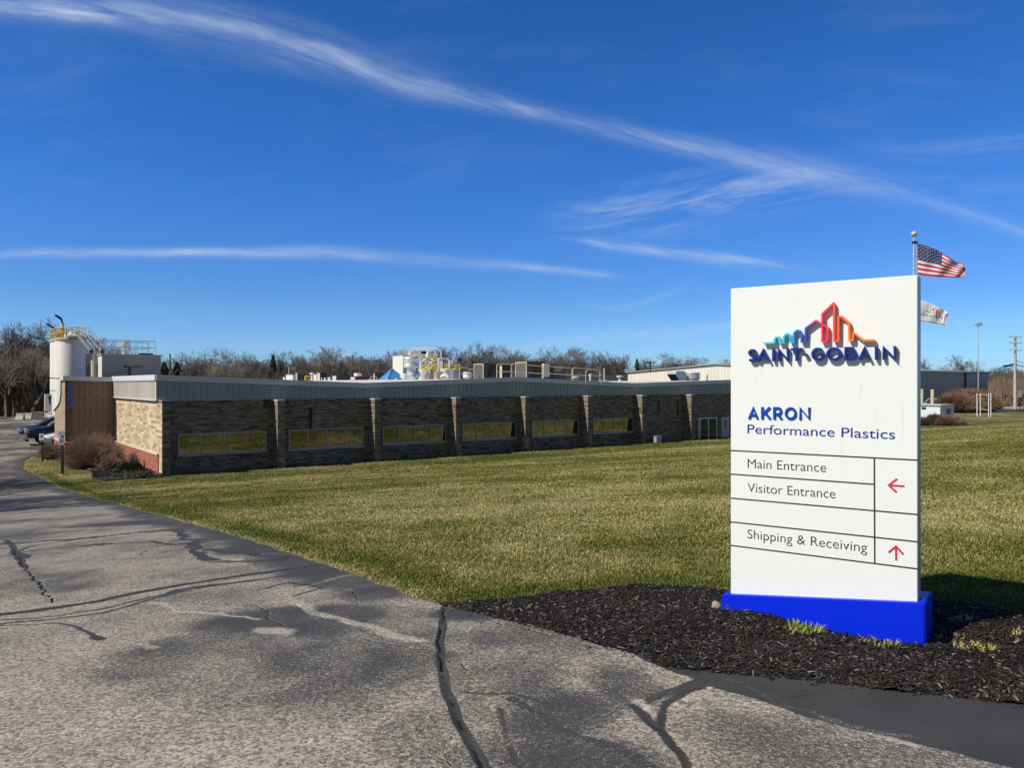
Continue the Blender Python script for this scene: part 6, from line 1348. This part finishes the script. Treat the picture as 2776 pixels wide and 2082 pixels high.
for a in [(6, 897, 104, 'tall', 'tall dark bare tree at the left picture edge', LW, 1.1), (30, 915, 112, 'thin', 'slim bare tree second from the left edge', LW), (50, 935, 108, 'elm', 'lower bare tree between two taller ones at left', LW), (74, 897, 104, 'oak', 'bare tree with long leaning limbs midway to the silo', LW, 1.15), (103, 899, 110, 'tall', 'bare tree with upright twigs near the silo', LW, 1.0), (132, 893, 106, 'oak', 'tall bare tree touching the left silo', LW, 1.1), (18, 940, 98, 'vase', 'bushy bare tree low at the left edge', LW, 1.2), (92, 955, 98, 'vase', 'low pale bush-like tree before the taller ones left of the silo', LW, 1.3),
          (237, 945, 140, 'vase', 'dark twiggy tree in the gap between silo and grey block', 'bare trees along the skyline', 1.1), (250, 950, 150, 'oak', 'rounded tree behind the sloping steel stair'), (306, 925, 130, 'thin', 'pale open tree behind the grey block railing', 'bare trees along the skyline', 1.5), (330, 938, 135, 'thin', 'pale thin tree behind the round roof vent'),
          (445, 977, 150, 'conifer', 'dark evergreen at the right edge of the grey block', EG, 1.5), (479, 978, 150, 'conifer', 'dark evergreen right of the tall dark pole', EG, 1.3), (740, 957, 170, 'conifer', 'ragged tall evergreen above the middle window bays', EG, 1.0), (1727, 969, 220, 'conifer', 'small dark evergreen left of the cream warehouse gable', EG, .9),
          (506, 962, 170, 'vase', 'pale wide tree just right of the two evergreens', 'bare trees along the skyline', 1.2), (540, 960, 172, 'vase', 'pale twiggy tree left of the domed tree', 'bare trees along the skyline', 1.2), (597, 954, 185, 'oak', 'domed open crowned tree above the first window bays'), (572, 985, 160, 'vase', 'low brown tree below the domed crown'), (625, 982, 160, 'vase', 'low brown tree right of the domed crown'), (660, 968, 175, 'oak', 'spreading low tree left of the ragged evergreen', 'bare trees along the skyline', 1.3), (697, 970, 178, 'elm', 'bare tree just left of the ragged evergreen'), (768, 957, 172, 'tall', 'bare tree leaning right of the ragged evergreen'), (798, 968, 178, 'elm', 'bare tree above the left end of the roof plant'),
          (846, 970, 175, 'vase', 'brown twiggy tree left of the tallest pale tree', 'bare trees along the skyline', 1.2), (890, 948, 165, 'thin', 'tallest pale tree above the roof plant', 'bare trees along the skyline', 1.8), (912, 958, 168, 'thin', 'pale tree merging with the tallest pale one', 'bare trees along the skyline', 1.4), (957, 970, 190, 'oak', 'round tree behind the dark pole'), (1010, 975, 190, 'elm', 'low tree left of the blue pyramid', 'bare trees along the skyline', 1.2), (1035, 973, 190, 'vase', 'twiggy tree above the blue pyramid', 'bare trees along the skyline', 1.2), (1080, 952, 185, 'oak', 'grey wide tree behind the white tower box', 'bare trees along the skyline', 1.2),
          (1180, 952, 200, 'elm', 'tree behind the pipe bend of the process tanks'), (1216, 948, 200, 'oak', 'tree right of the pipe bend', 'bare trees along the skyline', 1.1), (1246, 950, 200, 'tall', 'upright tree behind the small floodlight'), (1296, 942, 195, 'oak', 'broad domed tree above the first framed black unit', 'bare trees along the skyline', 1.25), (1330, 945, 195, 'oak', 'domed tree overlapping the broad one on its right', 'bare trees along the skyline', 1.2), (1372, 951, 198, 'tall', 'upright tree above the hooped gate rail'), (1403, 972, 200, 'elm', 'low tree left of the brown dome'), (1432, 961, 190, 'vase', 'brown dense dome behind the largest framed unit', 'bare trees along the skyline', 1.3), (1455, 960, 200, 'elm', 'grey tree right of the brown dome'),
          (1502, 955, 195, 'oak', 'first of three fan shaped trees behind the long handrail', 'bare trees along the skyline', 1.05), (1546, 951, 195, 'oak', 'middle of three fan shaped trees behind the long handrail', 'bare trees along the skyline', 1.0), (1588, 951, 195, 'oak', 'last of three fan shaped trees behind the long handrail', 'bare trees along the skyline', 1.1), (1625, 970, 200, 'elm', 'tree above the last hooped rail'), (1655, 965, 200, 'tall', 'upright tree left of the warehouse corner', 'bare trees along the skyline', 1.1), (1694, 969, 205, 'tall', 'tree above the warehouse corner', 'bare trees along the skyline', 1.1), (1760, 978, 225, 'elm', 'tree behind the small warehouse floodlight', 'bare trees along the skyline', 1.2), (1788, 965, 225, 'oak', 'rounded tree over the warehouse roof slope', 'bare trees along the skyline', 1.2), (1832, 979, 228, 'elm', 'low tree over the warehouse roof slope', 'bare trees along the skyline', 1.2), (1875, 980, 260, 'oak', 'low domed tree left above the ridge', 'bare trees along the skyline', 1.4), (1912, 975, 260, 'oak', 'low domed tree at the warehouse ridge', 'bare trees along the skyline', 1.4), (1960, 985, 265, 'elm', 'low tree touching the left sign edge', 'bare trees along the skyline', 1.4),
          (2527, 977, 300, 'thin', 'faint pale tree over the warehouse right of the sign', 'bare trees along the skyline', 1.2), (2595, 968, 300, 'thin', 'faint pale tree over the middle of the warehouse roof', 'bare trees along the skyline', 1.1), (2570, 1000, 320, 'elm', 'very low tree between the two faint pale ones', 'bare trees along the skyline', 2.)]:
    tree(*a)
def fill_label(px):
    for lim, w_ in ((150, 'left of the silos'), (450, 'behind the silos and the grey block'), (760, 'between the two evergreens and the ragged evergreen'), (1000, 'above the small roof boxes'), (1290, 'behind the process tanks'), (1640, 'behind the cream handrails'), (2000, 'behind the cream warehouse roof'), (3000, 'far behind the warehouse and utility pole')):
        if px < lim: return 'lower brownish bare tree filling the wood '+w_
for i in range(58):                                          # filler trees that close the wood
    px = i*50-20+random.uniform(-18, 18)
    if 2480 < px < 2500: continue
    if px < 150: z = random.uniform(116, 130); yt = random.uniform(950, 975)
    elif px < 1700: z = random.uniform(200, 230); yt = random.uniform(974, 992)
    else: z = random.uniform(290, 330); yt = random.uniform(1000, 1010)
    tree(px, yt, z, random.choice(['vase', 'elm', 'oak']), fill_label(px), 'filler trees inside the wood', 1.35)
def thicket(name, n, xr, fn, hr, lab, m, w=.05):
    """thin upright brush; fn(px)->depth range, heights from hr"""
    px = rng.uniform(*xr, n); z = np.array([rng.uniform(*fn(a)) for a in px]); x = (px-CX)/F*z; h = rng.uniform(*hr, n)*(.55+.75*fbm(x*.12, z*.12, 3, 2)); g = hgt(x, z); a = rng.random(n)*6.283; l = rng.random(n)*.35*h
    lx = np.cos(rng.random(n)*6.283)*l; ly = np.sin(rng.random(n)*6.283)*l; ww = w*(.5+rng.random(n)); c, s = np.cos(a)*ww, np.sin(a)*ww; t0 = rng.random(n)*.55*h
    z0 = g+t0*(rng.random(n) < .7); V_ = np.stack([np.stack([x-c, z-s, z0], -1), np.stack([x+c, z+s, z0], -1), np.stack([x+lx, z+ly, g+h], -1)], 1).reshape(-1, 3)
    o = bigmesh(name, V_, np.arange(3*n).reshape(n, 3), m); return tag(o, lab, 'brush', kind='stuff')
M_br1 = mat('brush_brown', (.135, .105, .082), .95, var=.45, vscale=.25); M_br2 = mat('brush_red', (.20, .135, .10), .95, var=.35, vscale=.3)
thicket('brush', 75000, (-120, 240), lambda p_: (99, 122), (2.5, 7.5), 'dense dark brown thicket under the tall trees at left', M_br1, .06)
thicket('brush', 150000, (200, 2080), lambda p_: (160, 215) if p_ < 1600 else (238, 290), (3.5, 8.), 'brown bare wood behind the factory roof', M_br1, .09)
thicket('brush', 40000, (2080, 2950), lambda p_: (225, 300) if p_ < 2690 else (140, 230), (2.5, 6.5), 'reddish brown scrub around the utility pole', M_br2, .07)
thicket('brush', 9000, (2640, 2950), lambda p_: (290, 340), (6, 11), 'faint far wood behind the utility pole', M_br1, .15)
# ---- twig shrubs
def shrub(c, rx, ry, h, n, m, lab, seed, grp=None, tw=.006, name='bare_shrub', leaf=None, jag=.24):
    rg = np.random.default_rng(seed); segs = []
    for i in range(n):
        a = rg.random()*6.283; el = math.acos(1-rg.random()*.98)*.98; r = (.55+.45*rg.random()**.4)*(1+jag*rg.normal()*.6); d = np.array([math.sin(el)*math.cos(a)*rx, math.sin(el)*math.sin(a)*ry, (.12+.88*math.cos(el))*h])*r
        b0 = np.array([d[0]*.12+rg.normal()*.1, d[1]*.12+rg.normal()*.1, 0]); p = b0+(d-b0)*(.25+.4*rg.random()*(rg.random() < .85)) ; k = 2; q = p
        mid = p+(d-p)*.5+rg.normal(size=3)*.05*h; segs.append((p, mid, tw*1.2, tw, 0)); segs.append((mid, d, tw, tw*.6, 0))
        for j in range(2): e = d*1.0+rg.normal(size=3)*np.array([.09, .09, .07])*h; segs.append((mid, e, tw*.8, tw*.5, 0))
    for i in range(max(10, n//28)): a = rg.random()*6.283; e = np.array([math.cos(a)*rx*.45, math.sin(a)*ry*.45, h*.5]); segs.append((np.array([math.cos(a)*.15, math.sin(a)*.15, -.1]), e, tw*4, tw*2, 0))
    me = segmesh('twigs', segs, m); t = thing(name, lab, 'shrub', c, 0, grp); o = bpy.data.objects.new('twigs', me); COL.objects.link(o); o.parent = t
    if leaf:
        N_ = leaf; a = rg.random(N_)*6.283; el = np.arccos(1-rg.random(N_)); r = (.55+.45*rg.random(N_)**.5)*(1+.10*np.sin(a*3+seed)+.08*np.sin(el*6+a*2)); C = np.stack([np.sin(el)*np.cos(a)*rx, np.sin(el)*np.sin(a)*ry, (.06+.94*np.cos(el))*h], -1)*r[:, None]
        U1 = rg.normal(size=(N_, 3)); U1 /= np.linalg.norm(U1, axis=1)[:, None]; U2 = np.cross(U1, rg.normal(size=(N_, 3))); U2 /= np.linalg.norm(U2, axis=1)[:, None]; s = (.028+.03*rg.random(N_))[:, None]
        V_ = np.stack([C-U1*s, C+U2*s*.5, C+U1*s, C-U2*s*.5], 1).reshape(-1, 3); bigmesh('foliage', V_, np.arange(4*N_).reshape(N_, 4), M_leafg, parent=t)
    return t
def onbed(px, yb, z): c_ = at(px, 1041, z); return Vector((c_.x, c_.y, float(hgt(c_.x, z))))
q = 39/F
shrub(onbed(252, 0, 38.6), 78*q, 1.4, 1.55, 2600, mat('shrub_twig', (.27, .185, .13), .9, var=.3, vscale=4), 'big round leafless brown shrub before the dark brick wall', 3, tw=.0075)
shrub(onbed(140, 0, 43.2), 34*43/F, .8, .9, 800, MATS['shrub_twig'], 'low leafless shrub left of the big round one', 5, tw=.009)
shrub(onbed(300, 0, 37.4), 30*q, .6, .7, 900, MATS['shrub_twig'], 'small loose shrub at the right foot of the big round one', 6, tw=.008)
shrub(onbed(335, 0, 36.6), 17*q, .4, .48, 250, M_bark, 'left dark green rounded evergreen bush on the mulch', 7, 'low evergreens on the mulch', leaf=5200, name='evergreen_shrub'); shrub(onbed(363, 0, 36.9), 18*q, .42, .56, 250, M_bark, 'right dark green evergreen bush beside the red brick', 8, 'low evergreens on the mulch', leaf=5600, name='evergreen_shrub')
shrub(onbed(318, 0, 35.9), 8*q, .2, .22, 100, M_bark, 'tiny evergreen tuft left of the two green bushes', 9, 'low evergreens on the mulch', leaf=1200, name='evergreen_shrub')
shrub(onbed(360, 0, 37.5), .25, .25, .95, 160, MATS['shrub_twig'], 'thin upright twiggy plant against the red brick', 12, tw=.008)
# hedge and shrubs at right
shrub(onbed(2632, 0, 118), 3.9, 3.0, 3.0, 9000, mat('hedge_twig', (.24, .155, .095), .9, var=.2, vscale=1), 'long rounded brown hedge against the warehouse wall', 20, tw=.03)
shrub(onbed(2596, 0, 113), 3.6, 2.6, 2.5, 7000, MATS['hedge_twig'], 'left part of the brown hedge behind the white shed', 21, tw=.03)
shrub(onbed(2531, 0, 79), 1.0, .8, 1.05, 900, mat('dark_shrub_twig', (.075, .055, .035), .9, var=.4, vscale=3), 'dark rounded shrub in front of the white shed', 22, tw=.018, leaf=3000)
shrub(onbed(2575, 0, 78), 1.5, .9, 1.0, 1600, mat('rust_shrub_twig', (.27, .17, .115), .9, var=.2, vscale=2), 'pale rusty shrub right of the dark rounded shrub', 23, tw=.016); shrub(onbed(2503, 0, 77), .7, .6, .8, 600, MATS['dark_shrub_twig'], 'dark shrub touching the right edge of the sign', 24, tw=.018)
# bare trees left of the picture whose branches shade the drive
for x, y, h, k in ((-24.5, 17.5, 13, 0), (-29, 26, 12, 1)):
    t = thing('bare_tree', 'bare tree beside the drive outside the picture at left, '+('nearer one' if k == 0 else 'farther one'), 'tree', (x, y, float(hgt(x, y))), k*2., 'drive side trees', (h, h, h)); a, b_ = TREE['oak'][k]
    for nm, me in (('trunk', a), ('crown', b_)): o = bpy.data.objects.new(nm, me); COL.objects.link(o); o.parent = t
